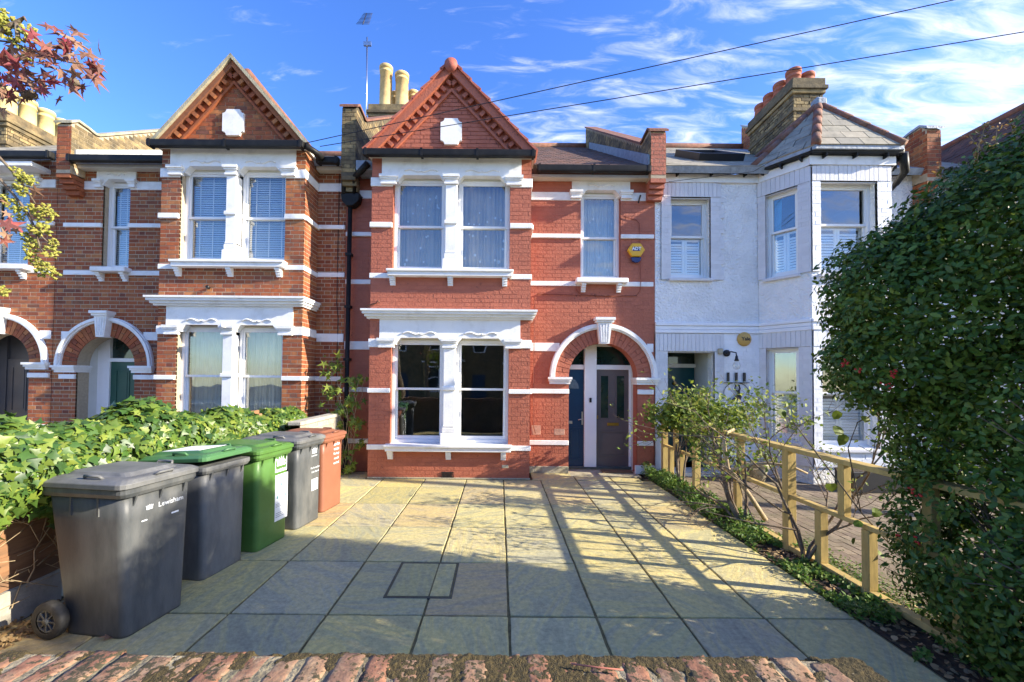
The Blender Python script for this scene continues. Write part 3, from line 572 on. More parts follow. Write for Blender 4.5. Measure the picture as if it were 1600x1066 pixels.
def gable(parent, P, c, zb, za, hw, mb, mm, mouter, mdent, mtile, plaq=(.19, .235), stone=False):
    s = (za-zb)/hw; H = lambda o: (za-o-zb)/s
    w = brickwork(parent, P, lambda v: (c-(za-.06-v)/s, c+(za-.06-v)/s), zb, za-.1, [], mb, mm, nind=120, vstep=.02, wname='gable_wall', shift=.07, proud=.012 if mb is M_red else .008)
    def rake(name, o0, o1, d0, d1, m_):
        for sx in (-1, 1):
            t = MB(); pl = [(c+sx*H(o0), zb), (c, za-o0), (c, za-o1), (c+sx*H(o1), zb)]
            t.prism(pl if sx > 0 else pl[::-1], P, d0, d1-(0 if sx > 0 else .002)); t.build(name, m_, parent)
    if stone: rake('stone_coping', -.01, .075, -.1, .17, mouter); rake('raking_course', .075, .20, -.02, .12, mb)
    else: rake('raking_course', 0, .20, -.1, .15, mouter)
    rake('dentil_course', .20, .47, -.05, .022, mdent); rake('raking_fillet', .41, .47, .02, .055, mdent)
    L_ = math.hypot(H(.3), za-.3-zb); nden = int(L_/.15); e = Vector((1, s)).normalized()
    for sx in (-1, 1):
        for i in range(nden):
            q = (i+.6)/nden; u = c+sx*H(.29)*(1-q); v = zb+(za-.29-zb)*q; du = -sx*e.x; dv = e.y
            t = MB(); hl, hp = .033, .05
            pl = [(u+du*a-sx*b*-dv*-1, v+dv*a+b*abs(du)) for a, b in ((-hl, -hp), (hl, -hp), (hl, hp), (-hl, hp))]
            pl = [(u+du*a+dv*sx*b, v+dv*a+b*e.x) for a, b in ((-hl, -hp), (hl, -hp), (hl, hp), (-hl, hp))]
            t.prism(pl, P, .02, .09); t.build('dentil', mdent, parent)
    if not stone:
        nt = 9; sl = math.hypot(hw, za-zb)
        for sx in (-1, 1):
            for i in range(nt):
                q0, q1 = i/nt, (i+1.1)/nt; t = MB(); nx, ny = sx*s/math.hypot(1, s), 1/math.hypot(1, s)
                pl = [(c+sx*hw*(1-q0)+nx*.045, zb+(za-zb)*q0+ny*.045), (c+sx*hw*(1-q1)+nx*.012, zb+(za-zb)*q1+ny*.012), (c+sx*hw*(1-q1)-nx*.01, zb+(za-zb)*q1-ny*.01), (c+sx*hw*(1-q0)-nx*.002, zb+(za-zb)*q0-ny*.002)]
                t.prism(pl, P, -.25, .19); t.build('verge_tile', mtile, parent)
        t = MB(); t.tube([P(c, za-.085, -.3), P(c, za-.085, .21)], .115, 16); t.build('ridge_tile', mtile, parent)
    # plaque
    a, b, n = plaq[0], plaq[1], .07; pz = zb+.42; t = MB(); pts = []
    for (sx, sz, a0) in ((1, -1, 180), (1, 1, 270), (-1, 1, 0), (-1, -1, 90)):
        cx, cz = c+sx*a, pz+sz*b
        for q in range(5):
            an = R(a0-q*22.5); pts.append((cx+n*math.cos(an)*1, cz+n*math.sin(an)))
    pts2 = []
    for (sx, sz) in ((-1, -1), (1, -1), (1, 1), (-1, 1)):
        arcp = [(c+sx*(a-n*math.sin(R(q))), pz+sz*(b-n*math.cos(R(q)))) for q in (0, 22, 45, 68, 90)]
        pts2 += arcp if sx*sz > 0 else arcp[::-1]
    # order check: walk (0deg -> on vertical side offset) so each corner is notched inwards
    t.prism(pts2, P, -.01, .055); t.build('plaque', M_white, parent)
    # gable roof running back
    t = MB(); o = .02
    for sx in (-1, 1):
        pl = [(c+sx*hw, zb+0), (c, za), (c, za-.1), (c+sx*(hw-.1), zb)]
        t.prism(pl if sx > 0 else pl[::-1], P, -3.0, -.26)
    t.build('gable_roof', M_tile, parent)
    t = MB(); t.tube([P(c, za+.0, -3.0), P(c, za+.0, -.31)], .09, 10); t.build('gable_ridge', M_terra, parent)
def gutter(parent, P, x0, x1, z, d, h=.11, w=.11, br=.95):
    t = MB(); t.fbox(P, x0, x1, z-h, z, d, d+w); g = t.build('gutter', M_black, parent, bevel=.03, seg=2)
    n = max(1, int((x1-x0)/br))
    for i in range(n+1): x = x0+.05+(x1-x0-.1)*i/n; t = MB(); t.fbox(P, x-.02, x+.02, z-h-.008, z+.004, d-.02, d+w+.006); t.build('gutter_bracket', M_black, g)
def parapet(parent, x0, x1, dz, mb, mcope, corbel=True, mside=None, rise=.75, Y0=7.68, topz=6.82, ridge=(13.6, 9.43)):
    """fire wall between two roofs: front pier, a dip, then up along the roof slope"""
    zr = topz-.03+.67*(ridge[0]-Y0-.52)
    prof = [(Y0, 5.55+dz), (Y0, topz-.1+dz), (Y0+.1, topz+dz), (Y0+.30, topz-.02+dz), (Y0+.44, topz-.05+dz), (Y0+.52, topz-.03+dz), (ridge[0], zr+dz), (ridge[0], ridge[1]-.8+dz), (Y0+.4, 5.6+dz)]
    t = MB(); P = frame((0, 0, 0), (0, 1, 0), ZP, (-1, 0, 0)); t.prism(prof, P, -x1, -x0); pw = t.build('parapet_wall', M_dmortar if mb is M_stock else M_mortar, parent)
    top = lambda y: np.interp(y, [p[0] for p in prof[1:7]], [p[1] for p in prof[1:7]])
    def lim_f(v): 
        ys = np.linspace(Y0, ridge[0], 200); ok = [y for y in ys if top(y) > v+.05 and (5.78+dz+(y-7.72)*.62-.1) < v]
        return (min(ok), max(ok)) if ok else (0, -1)
    for X, Nn in ((x1, (1, 0, 0)), (x0, (-1, 0, 0))):
        Pq = frame((X, 0, 0), (0, 1, 0), ZP, Nn)
        def hole(v): 
            ys = np.linspace(Y0+.3, Y0+1.4, 40); bad = [y for y in ys if top(y) < v+.04]
            return [(min(bad), max(bad))] if bad else []
        brickwork(pw, Pq, lim_f, 5.7+dz, zr-.05+dz, [hole], mside or mb, None, nind=0, back=False, wpart=pw, proud=.006)
    Pf = front(Y0); brickwork(pw, Pf, (x0+.002, x1-.002), 5.62+dz, topz-.12+dz, [], mb, None, nind=60, back=False, wpart=pw, proud=.006, shift=x0)
    t = MB()
    pts = [(p[0]-.04*(i == 0), p[1]) for i, p in enumerate(prof[1:7])]
    up = [(y, z+.045) for y, z in pts]; t.prism(pts+up[::-1], P, -x1-.04, -x0+.04); t.build('coping', mcope, pw)
    if corbel:
        for i in range(4):
            t = MB(); e = .0; t.box(x0-.0, x1+.0, Y0+.06*i-.0, 7.96, 5.56+dz-.085*(i+1), 5.56+dz-.085*i-.008); t.build('corbel', mb, pw)
def chimney(parent, x0, x1, y0, y1, z0, z1, mb, mm, pots, mpot, ph=.6, pr=.13, label=None):
    t = MB(); t.box(x0, x1, y0, y1, z0, z1); ch = t.build('chimney', mm, parent, label=label)
    for X, Y, U, Nn, a, b in ((0, y0, (1, 0, 0), (0, -1, 0), x0, x1), (x1, 0, (0, 1, 0), (1, 0, 0), y0, y1), (x0, 0, (0, 1, 0), (-1, 0, 0), y0, y1), (0, y1, (1, 0, 0), (0, 1, 0), x0, x1)):
        Pq = frame((X, Y, 0), U, ZP, Nn)
        brickwork(ch, Pq, (a, b), z0, z1, [], mb, None, nind=40, back=False, wpart=ch, proud=.014, jit=.008, gap=.014)
        for q, (e, h0, h1) in enumerate(((.05, z1-.16, z1-.01), (.08, z1-.30, z1-.17), (.04, z1-.62, z1-.54))):
            pass
    for e, h0, h1 in ((.045, z1-.17, z1), (.085, z1-.26, z1-.175), (.05, z1-.345, z1-.265), (.04, z1-.75, z1-.67)):
        t = MB(); t.box(x0-e, x1+e, y0-e, y1+e, h0, h1); t.build('chimney_band', mb, ch, bevel=.008)
    for x, y, h, r in pots:
        t = MB(); t.lathe([(r*1.1, 0), (r*1.02, .05), (r*.95, h-.20), (r*1.03, h-.195), (r*1.03, h-.17), (r*.96, h-.165), (r*.96, h-.10), (r*1.08, h-.095), (r*1.08, h-.02), (r*.98, h), (r*.8, h), (r*.75, h-.1)], (x, y, z1), 14)
        t.build('chimney_pot', mpot, ch)
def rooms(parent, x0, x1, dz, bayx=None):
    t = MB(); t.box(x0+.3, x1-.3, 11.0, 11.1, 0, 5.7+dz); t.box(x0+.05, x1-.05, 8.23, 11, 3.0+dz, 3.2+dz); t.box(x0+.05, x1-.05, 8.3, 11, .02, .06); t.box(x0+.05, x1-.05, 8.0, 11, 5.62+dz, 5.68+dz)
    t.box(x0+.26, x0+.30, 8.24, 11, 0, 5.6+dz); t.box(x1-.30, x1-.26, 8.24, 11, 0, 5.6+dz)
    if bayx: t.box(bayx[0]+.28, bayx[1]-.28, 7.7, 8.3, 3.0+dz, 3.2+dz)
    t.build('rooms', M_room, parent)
def mainroof(parent, x0, x1, dz, tilex, mt, Lb, course, ridge=13.6, gap=.004, sp_=.62):
    sl = math.atan(sp_); P = frame((0, 7.72, 5.78+dz), (1, 0, 0), (0, math.cos(sl), math.sin(sl)), (0, -math.sin(sl), math.cos(sl)))
    t = MB(); ln = (ridge-7.72)/math.cos(sl); t.fbox(P, x0, x1, 0, ln, -.12, 0); P2 = frame((0, ridge, 5.78+dz+(ridge-7.72)*sp_), (1, 0, 0), (0, math.cos(sl), -math.sin(sl)), (0, math.sin(sl), math.cos(sl)))
    t.fbox(P2, x0, x1, .07, ln, -.12, 0); rf = t.build('roof', M_tile if mt is M_tile else M_lead, parent)
    brickwork(rf, P, tilex, 0, ln-.1, [], mt, None, nind=120, back=False, wpart=rf, Lb=Lb, gap=gap, course=course, bond='stretcher', proud=.03 if mt is M_tile else .012, jit=.004, depth=.0, bname='roof_tile' if mt is M_tile else 'slate')
    t = MB(); t.tube([(x0, ridge, 5.82+dz+(ridge-7.72)*sp_), (x1, ridge, 5.82+dz+(ridge-7.72)*sp_)], .12, 10); t.build('ridge', M_terra, rf)
def victorian(name, label, x0, x1, dz, bay, win, ar, mb, mm, brick, nind=300, right_sliver=True, fills=None, group=None):
    H = empty(name, ((x0+x1)/2, 7.97, 0), label, 'house'); WY = 7.97; BY = 7.42
    P = front(WY); hb = 1.435*bay[1]; bc, k = bay
    wc, wh = win; ac, sp, ro, ri = ar; sp += 0
    br = mb is not M_red
    holes = [rect(wc-wh, wc+wh, 3.67+dz, 5.50+dz), arch(ac, sp, ri)]
    holes.append(rect(ac-ro+.1, ac+ro-.1, sp, sp+.001))
    hring = arch(ac, sp, ro-.12, sp)
    if bc is not None: holes.append(rect(bc-hb+.2, bc+hb-.2, .05, 5.72+dz))
    brickwork(H, P, (x0, x1), 0, 5.78+dz, holes+[lambda v: hring(v) if v > sp else []], mb, mm, nind=nind//2, thick=.25, vstep=.0375/2, proud=.004 if br else .003, jit=.002 if br else .0016, gap=.0125 if br else .010)
    if bc is not None:
        PB = front(BY); a, b = bc-hb, bc+hb
        bh = [rect(bc-1.055*k, bc+1.055*k, .58+dz*1.2, 2.52+dz*1.3), rect(bc-1.055*k, bc+1.055*k, 3.62+dz, 5.48+dz)]
        brickwork(H, PB, (a+.003, b-.003), 0, 5.78+dz, bh, mb, mm, nind=nind//2, thick=.25, wname='bay_wall', proud=.004 if br else .003, jit=.002 if br else .0016, gap=.0125 if br else .010)
        for X, Nn in ((b, (1, 0, 0)), (a, (-1, 0, 0))):
            brickwork(H, frame((X, 0, 0), (0, 1, 0), ZP, Nn), (BY+.002, WY-.002), 0, 5.75+dz, [], mb, mm, nind=60 if X == b and br else 0, thick=.25, wname='bay_side_wall', shift=.03, proud=.004 if br else .003, jit=.002 if br else .0016, gap=.0125 if br else .010)
    return H, P
# ================================================================= RED PAINTED HOUSE
H1, P1 = victorian('terraced_house', 'terracotta red painted terraced house with white trim and two doors under one arch', -2.98, 2.98, 0, (-.885, 1), (1.935, .385), (1.99, 1.83, 1.03, .655), M_red, M_redback, 'red')
BYF = front(7.42)
def levels(dz, dl): return (dict(ct=5.42+dz, fr=5.74+dz, g1=5.35+dz, zm=4.555+dz, st=3.71+dz), dict(ct=2.49+dl, fr=2.84+dl, g1=2.42+dl, zm=1.59+dl, st=.62+dl))
def dress(H, bc, k, dz, dl, x0, x1, wc, wh, ac, ro, ri, sp, fills_up, fills_lo, fill_win, eave=(None, None), winfill=None):
    P = front(7.97); PB = front(7.42); up, lo = levels(dz, dl); hb = 1.435*k
    if bc is not None:
        a, b = bc-hb, bc+hb; ia, ib = bc-1.055*k, bc+1.055*k
        bay_window(H, PB, bc, k, up, fills_up); bay_window(H, PB, bc, k, lo, fills_lo)
        segs = []
        for p, q in ((a-.02, ia-.001), (ib+.001, b+.02)):
            for z0, z1, pr in ((5.23+dz, 5.39+dz, .02), (4.48+dz, 4.57+dz, .05), (3.57+dz, 3.66+dz, .02), (2.33+dl, 2.48+dl, .02), (1.52+dl, 1.60+dl, .045), (.51+dl, .60+dl, .02)): segs.append((p, q, z0, z1, pr))
        bands(H, PB, segs)
        PR = frame((b, 0, 0), (0, 1, 0), ZP, (1, 0, 0))
        bands(H, PR, [(7.44, 7.965, z0, z1, pr) for z0, z1, pr in ((5.23+dz, 5.39+dz, .018), (4.48+dz, 4.57+dz, .045), (3.57+dz, 3.66+dz, .018), (2.33+dl, 2.48+dl, .018), (1.52+dl, 1.60+dl, .04))])
        # cornice over the lower window, returned along the bay side
        m = MB()
        for e, z0, z1 in ((.20, 2.96, 2.995), (.17, 2.915, 2.96), (.12, 2.87, 2.915), (.07, 2.835, 2.87)):
            q = e*.55; m.box(a-q, b+q, 7.42-e, 7.97-.01*e-.05, z0+dl, z1+dl)
        m.build('cornice', M_white, H)
        # eaves board of the bay
        m = MB(); m.box(a-.05, b+.05, 7.30, 7.9, 5.64+dz+.10, 5.70+dz+.08); m.build('fascia', M_fascia, H)
        gutter(H, front(7.28), a-.10, b+.06, 5.80+dz, 0, .12, .11)
    segs = []; L_ = [x0, a-.001] if bc is not None else None; R_ = [b+.03, x1-.06] if bc is not None else [x0, x1]
    for z0, z1, pr, kind in ((5.24+dz, 5.40+dz, .02, 'w'), (4.50+dz, 4.58+dz, .05, 'w'), (3.58+dz, 3.67+dz, .02, 'w'), (2.32+dl*.7, 2.48+dl*.7, .02, 'a'), (1.51+dl, 1.60+dl, .045, 'j'), (.53+dl, .62+dl, .02, 'j')):
        if bc is not None:
            lefts, rights = ((x0, a-.02), (b+.02, x1))
        hw = {'w': wh, 'a': None, 'j': ri}[kind]
        if kind == 'a':
            zz = (z0+z1)/2-sp; hw = math.sqrt(max(ro*ro-zz*zz, .0))-.02
        cx = wc if kind == 'w' else ac
        spans = [(x0, x1)]
        if bc is not None: spans = subtract(spans, [(a-.02, b+.02)])
        spans = subtract(spans, [(cx-hw-.0, cx+hw+.0)])
        for p, q in spans:
            if q-p > .06: segs.append((p, q, z0, z1, pr))
    bands(H, P, segs)
    # single window with its own frieze
    s = wh/.385; m = MB(); ct = 5.42+dz
    for sx in (-1, 1): m = MB(); p, q = sorted((wc+sx*wh*.93, wc+sx*(wh+.22*s))); capital(m, P, p, q, ct, .15, .10); m.build('capital', M_white, H)
    m = MB(); frieze(m, P, wc-.56*s, wc+.56*s, ct-.10, 5.66+dz, [(wc-wh+.03, wc+wh-.03)], ct+.02, ch=.085, d=.03); scroll(m, P, wc, .24*s, ct+.10); m.build('frieze', M_white, H)
    m = MB(); m.fbox(P, wc-wh-.01, wc+wh+.01, 5.37+dz, 5.49+dz, -.16, -.121); m.build('head_board', M_fascia, H)
    sash(H, P, wc-wh+.002, wc+wh-.002, 3.70+dz, 5.42+dz, 4.555+dz, -.11, fill_win, None if fill_win == 'blind' else M_curt2, dots=14 if fill_win == 'curtain' and bc and bc > -2 else 0)
    m = MB(); m.fbox(P, wc-.49*s, wc+.49*s, 3.62+dz, 3.71+dz, -.12, .17); sl = m.build('sill', M_white, H, bevel=.01)
    for q in (-.34, .34): m = MB(); bracket(m, P, wc+q*s, 3.618+dz, .08, .16, .13); m.build('bracket', M_white, sl)
    arch_set(H, P, ac, sp, ro, ri, M_red if bc and bc > -2 else M_brick, painted=bool(bc and bc > -2))
dress(H1, -.885, 1, 0, 0, -2.97, 2.95, 1.935, .385, 1.99, 1.03, .655, 1.83, ('curtain', 'curtain', M_curt, 20), (None, None, None, 0), 'curtain')
gable(H1, BYF, -.90, 5.80, 7.42, 1.52, M_red, M_redback, M_red, M_red, mat('red_painted_tile', (.36, .10, .065), .7, .15, 6, .003, 40, dirt=(.42, .17, .12), dscale=3, damt=.5))
gutter(H1, front(7.68), .66, 2.78, 5.75, 0, .12, .11); m = MB(); m.box(.56, 2.95, 7.80, 7.96, 5.61, 5.67); m.build('fascia', M_fascia, H1)
mainroof(H1, -2.7, 2.8, 0, (.62, 2.78), M_tile, .16, .24, gap=.012)
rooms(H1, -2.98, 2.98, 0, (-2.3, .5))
parapet(H1, 2.80, 3.08, 0, M_red, M_terra, topz=6.52, mside=M_stock)
m = MB(); m.prism([(7.72, 5.80), (12.9, 9.0), (12.9, 9.22), (7.72, 6.02)], frame((0, 0, 0), (0, 1, 0), ZP, (-1, 0, 0)), -2.792, -2.76); m.build('lead_flashing', M_lead, H1)
for bb in ((-2.325, .56, 7.395, 7.44, 0, .028), (.58, 1.33, 7.93, 7.98, 0, .13), (2.60, 2.97, 7.92, 7.98, 0, .16)): m = MB(); m.box(*bb); m.build('plinth', M_cream if bb[5] < .15 else M_white, H1, bevel=.006)
m = MB()
for i in range(9): m.box(-1.0+i*.024, -.985+i*.024, 7.398, 7.41, .03, .12)
m.box(-1.01, -.79, 7.40, 7.412, .022, .034); m.box(-1.01, -.79, 7.40, 7.412, .116, .128); m.build('air_brick', M_iron, H1)
m = MB(); m.box(.06, .18, 7.413, 7.425, .20, .26); m.build('repair_patch', M_cream, H1, bevel=.01)
for bb in ((1.06, 1.26, .72, .84), (.62, .80, .72, .90)): m = MB(); m.box(bb[0], bb[1], 7.964, 7.974, bb[2], bb[3]); m.build('bare_render_patch', mat('faded_red_patch', (.42, .24, .17), .9, .3, 14), H1, bevel=.004)
# porch and doors
PD = front(8.35)
m = MB(); m.box(1.20, 1.335, 8.221, 8.42, 0, 2.6); m.box(2.645, 2.78, 8.221, 8.42, 0, 2.6); m.box(1.20, 2.78, 8.221, 8.42, 2.52, 2.7); m.build('porch_wall', M_porch, H1)
m = MB(); m.fbox(PD, 1.336, 2.644, .0, .05, -.06, .02); m.build('door_threshold', M_cream, H1)
m = MB(); m.fbox(PD, 1.335, 1.70, 1.985, 2.08, -.08, .02); m.fbox(PD, 1.945, 2.645, 1.985, 2.08, -.08, .03); m.fbox(PD, 2.60, 2.644, .05, 1.984, -.08, .03)
m.fbox(PD, 1.701, 1.944, .051, 2.52, -.10, .06); m.fbox(PD, 1.335, 2.644, 2.45, 2.52, -.08, .015); m.build('door_frame', M_white2, H1, bevel=.006)
for a, b in ((1.345, 1.70), (1.945, 2.64)): m = MB(); m.fbox(PD, a, b, 2.08, 2.45, -.05, -.04); m.build('transom_pane', M_glassdark, H1)
dn = door(H1, PD, 1.345, 1.70, .055, 1.983, -.0, M_navy, panels=[(1.40, 1.64, .18, .82)], label='narrow navy blue front door with chrome lever handle')
m = MB(); m.prism([(1.37, 1.60), (1.60, 1.60), (1.585, 1.69), (1.53, 1.77), (1.44, 1.81), (1.37, 1.80)], PD, .0, .012); m.build('fanlight', mat('frosted_fanlight', (.10, .16, .20), .2, .2, 20), dn)
m = MB(); m.fbox(PD, 1.345, 1.47, .90, .955, .0, .015); m.build('letterbox', M_steel, dn); m = MB(); m.fbox(PD, 1.655, 1.685, .88, 1.14, .0, .012); m.tube([PD(1.67, 1.0, .01), PD(1.67, 1.0, .045), PD(1.58, .98, .05)], .01, 6); m.build('door_handle', M_steel, dn)
dt = door(H1, PD, 1.95, 2.60, .055, 1.983, .0, M_taupe, panels=[(2.02, 2.53, .25, .76)], glazed=[(2.02, 2.21, 1.0, 1.88), (2.34, 2.53, 1.0, 1.88)], label='taupe front door with two tall glass panels')
m = MB(); m.fbox(PD, 2.17, 2.40, .865, .925, 0, .014); m.build('letterbox', M_brass, dt, bevel=.004)
m = MB(); m.fbox(PD, 2.265, 2.29, 1.25, 1.31, 0, .02); m.build('door_knocker', M_steel, dt); m = MB(); m.fbox(PD, 1.965, 1.985, 1.0, 1.07, 0, .02); m.build('lock', M_brass, dt)
m = MB(); m.fbox(PD, 1.80, 1.84, 1.33, 1.42, .06, .08); m.build('doorbell', M_iron, H1)
m = MB(); m.box(1.345, 2.64, 7.72, 8.36, -.03, .0); m.build('porch_floor', M_cream, H1)
mt = MB(); mt.box(2.0, 2.58, 7.98, 8.22, .002, .022); mo = mt.build('doormat', mat('coir', (.20, .12, .06), 1, .4, 60, .004, 200), None, bevel=.006); tag(mo, 'brown coir doormat lying in front of the taupe front door', 'doormat')
# downpipe and hopper at the left edge of the red house
m = MB(); m.tube([(-2.87, 7.86, 5.05), (-2.88, 7.86, .12), (-2.88, 7.80, .03)], .042, 10)
for z in (4.1, 3.1, 2.1, 1.1): m.box(-2.935, -2.825, 7.82, 7.95, z, z+.05)
m.build('downpipe', M_black, H1)
m = MB(); m.prism([(-3.0, 5.12), (-3.03, 5.27), (-2.66, 5.27), (-2.69, 5.12), (-2.80, 5.03), (-2.92, 5.03)], front(7.90), -.06, .12); m.build('hopper', M_black, H1, bevel=.01)
m = MB(); m.tube([(-2.98, 7.80, 5.9), (-2.975, 7.80, 5.25)], .042, 10); m.tube([(-2.44, 7.55, 5.72), (-2.60, 7.62, 5.60), (-2.76, 7.74, 5.55), (-2.77, 7.82, 5.25)], [.06, .06, .055, .045], 8); m.build('gutter_outlet_pipe', M_black, H1)
m = MB(); m.box(-2.68, -2.36, 7.60, 7.95, 5.62, 5.80); m.build('valley_gutter', M_lead, H1)
# cables on the wall
m = MB(); P8 = lambda x, z, d=.012: (x, 7.97-d-.008, z)
m.tube([P8(2.38, 4.93), P8(2.50, 4.90), P8(2.62, 4.87), P8(2.68, 4.80), P8(2.69, 4.3), P8(2.70, 3.7, .03), P8(2.69, 3.5), P8(2.62, 3.40), P8(1.9, 3.39), P8(1.55, 3.42), P8(1.47, 3.50), P8(1.46, 3.60, .03)], .006, 5)
m.tube([P8(2.2, 3.39), P8(1.3, 3.41), P8(.72, 3.42), P8(.66, 3.35), P8(.66, 2.4, .03), P8(.65, 1.6), P8(.66, .9), P8(.70, .75)], .006, 5); m.build('wall_cable', mat('painted_cable', (.2, .05, .03), .6), H1)
m = MB(); m.tube([(2.69, 7.93, 5.34), (2.64, 7.90, 5.18)], .014, 6); m.build('cable_clamp', M_iron, H1)
m = MB(); m.tube([(-2.14, 7.39, 3.13), (-2.17, 7.34, 3.15), (-2.2, 7.40, 3.12), (-2.4, 7.41, 3.06)], .012, 6); m.build('wall_hook', mat('rusty_iron', (.12, .05, .03), .8, .3, 20), H1)
# chimney between left and red house
chimney(H1, -3.52, -2.52, 11.0, 11.9, 7.0, 9.10, M_stock, M_dmortar, [(-3.17, 11.22, 1.2, .17), (-2.74, 11.25, 1.02, .18), (-3.0, 11.65, .75, .15), (-2.5, 11.65, .8, .15)], M_pot, .9)
ae = MB(); ae.tube([(-3.60, 10.95, 8.2), (-3.62, 10.95, 10.9)], .018, 6); ae.box(-3.70, -3.50, 10.9, 10.96, 10.65, 10.75)
ai = MB(); ai.tube([(-3.62, 10.6, 10.95), (-3.66, 11.0, 11.6)], .012, 5)
for i in range(9): q = i/8; ai.tube([(-3.80+.06*q, 10.62+.38*q, 10.98+.62*q), (-3.46-.04*q, 10.62+.38*q, 10.98+.62*q)], .008, 4)
at_ = empty('tv_aerial', (-3.6, 10.95, 8.2), 'tall television aerial on a white pole strapped to the chimney with two tall buff pots', 'aerial')
ae.build('mast', M_steel, at_); ai.build('antenna', M_iron, at_)

# ================================================================= LEFT BRICK HOUSE
dzb, dlb = .13, .20
H2, P2_ = victorian('terraced_house', 'unpainted brick terraced house with stone edged gable and dark green door under its arch', -8.56, -2.985, dzb, (-4.82, .9), (-7.42, .26), (-7.54, 1.97, .93, .56), M_brick, M_mortar, 'brick', nind=300)
dress(H2, -4.82, .9, dzb, dlb, -8.40, -2.99, -7.42, .26, -7.54, .93, .56, 1.97, ('blind', 'blind', M_blind, 0), ('curtain', 'curtain', M_curt2, 0), 'blind')
gable(H2, BYF, -4.82, 5.93, 7.52, 1.40, M_brick, M_mortar, M_cream, M_brick, M_cream, stone=True)
gutter(H2, front(7.68), -8.03, -6.16, 5.86, 0, .12, .11); gutter(H2, front(7.68), -3.42, -3.0, 5.86, 0, .12, .11)
m = MB(); m.box(-8.4, -6.14, 7.80, 7.96, 5.72, 5.78); m.box(-3.5, -3.0, 7.80, 7.96, 5.72, 5.78); m.build('fascia', M_fascia, H2)
m = MB(); m.tube([(-3.45, 7.24, 5.86), (-3.33, 7.45, 5.84), (-3.28, 7.64, 5.80)], .055, 8); m.build('gutter_corner', M_black, H2)
mainroof(H2, -8.04, -3.0, .10, (-7.95, -6.2), M_slate, .3, .22, sp_=.545)
m = MB(); m.prism([(7.74, 5.90), (12.9, 8.72), (12.9, 8.88), (7.74, 6.03)], frame((0, 0, 0), (0, 1, 0), ZP, (-1, 0, 0)), 8.00, 8.032); m.build('lead_flashing', mat('pale_lead_flashing', (.42, .43, .42), .6, .3, 12), H2)
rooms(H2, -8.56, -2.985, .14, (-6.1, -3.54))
parapet(H2, -2.98, -2.72, 0.0, M_stock, M_terra, topz=6.93, corbel=True)
parapet(H2, -8.30, -8.04, .0, M_brick, M_cream, topz=6.58, mside=M_stock, rise=.95)
PD = front(8.42)
m = MB(); m.box(-8.25, -8.101, 8.221, 8.5, 0, 2.75); m.box(-6.98, -6.85, 8.221, 8.5, 0, 2.75); m.box(-8.25, -6.85, 8.221, 8.5, 2.6, 2.75); m.build('porch_wall', M_porch, H2)
m = MB(); m.fbox(PD, -8.10, -7.86, 0, 2.6, -.08, .03); m.fbox(PD, -7.859, -6.98, 2.06, 2.13, -.08, .03); m.build('door_frame', M_white2, H2)
m = MB(); m.fbox(PD, -7.86, -6.98, 2.13, 2.6, -.05, -.03); tp = m.build('transom_pane', M_glassdark, H2)
door(H2, PD, -7.855, -6.985, .1, 2.058, 0, M_dgreen, panels=[(-7.75, -7.47, .2, .8), (-7.37, -7.09, .2, .8), (-7.75, -7.47, .95, 1.9), (-7.37, -7.09, .95, 1.9)])
text('115', .09, H2, Matrix.Translation(PD(-7.2, 2.09, .033)) @ Matrix.Rotation(R(90), 4, 'X'), M_iron, 'door_number')
m = MB(); m.tube([(-4.81, 7.36, 2.70), (-4.81, 7.30, 2.68)], .04, 8); m.tube([(-4.81, 7.33, 2.68), (-4.87, 7.25, 2.66)], .035, 8); m.build('security_camera', M_white2, H2)
m = MB(); m.tube([(-3.12, 7.955, 5.8), (-3.13, 7.955, 3.2), (-3.10, 7.955, 2.9), (-3.12, 7.955, 1.3)], .006, 5); m.build('wall_cable', M_iron, H2)
m = MB(); m.tube([(-5.2, 7.40, 3.36), (-5.2, 7.35, 3.38)], .03, 8); m.build('wall_hook', M_iron, H2)

# ================================================================= FAR LEFT HOUSE
H3, _ = victorian('terraced_house', 'brick house at the left edge behind the tree, with dark grey arched doorway', -13.2, -8.57, .16, (None, .9), (-9.52, .42), (-9.56, 2.02, .93, .56), M_brick, M_mortar, 'brick', nind=160)
dress(H3, None, .9, .16, .22, -13.2, -8.6, -9.52, .42, -9.56, .93, .56, 2.02, None, None, 'blind')
gutter(H3, front(7.68), -13.2, -8.32, 5.92, 0, .12, .11); m = MB(); m.box(-13.2, -8.7, 7.62, 7.96, 5.66, 5.74); m.build('fascia', M_white, H3)
mainroof(H3, -13.2, -8.7, .16, (-11.5, -8.75), M_slate, .3, .22); rooms(H3, -13.2, -8.6, .16)
chimney(H3, -12.2, -10.95, 9.1, 10.7, 6.2, 7.62, M_stock, M_dmortar, [(-11.15, 9.25+i*.4, .62, .155) for i in range(4)], mat('cream_chimney_pot', (.62, .50, .22), .8, .12, 8, dirt=(.4, .3, .15), dscale=5, damt=.4))
m = MB(); m.box(-11.02, -10.88, 9.02, 10.78, 7.38, 7.42); m.build('chimney_band', M_terra, H3)
m = MB(); m.box(-10.27, -10.12, 8.221, 8.5, 0, 2.8); m.box(-9.0, -8.85, 8.221, 8.5, 0, 2.8); m.box(-10.27, -8.85, 8.221, 8.5, 2.65, 2.8); m.build('porch_wall', M_porch, H3)
door(H3, PD, -9.95, -9.005, .1, 2.1, 0, M_dgrey, panels=[(-9.85, -9.55, .2, .9), (-9.42, -9.1, .2, .9), (-9.85, -9.55, 1.05, 1.95), (-9.42, -9.1, 1.05, 1.95)])
m = MB(); m.fbox(PD, -10.12, -9.951, 0, 2.65, -.08, .02); m.fbox(PD, -9.95, -9.0, 2.1, 2.65, -.08, -.03); m.build('door_frame', M_dgrey, H3)

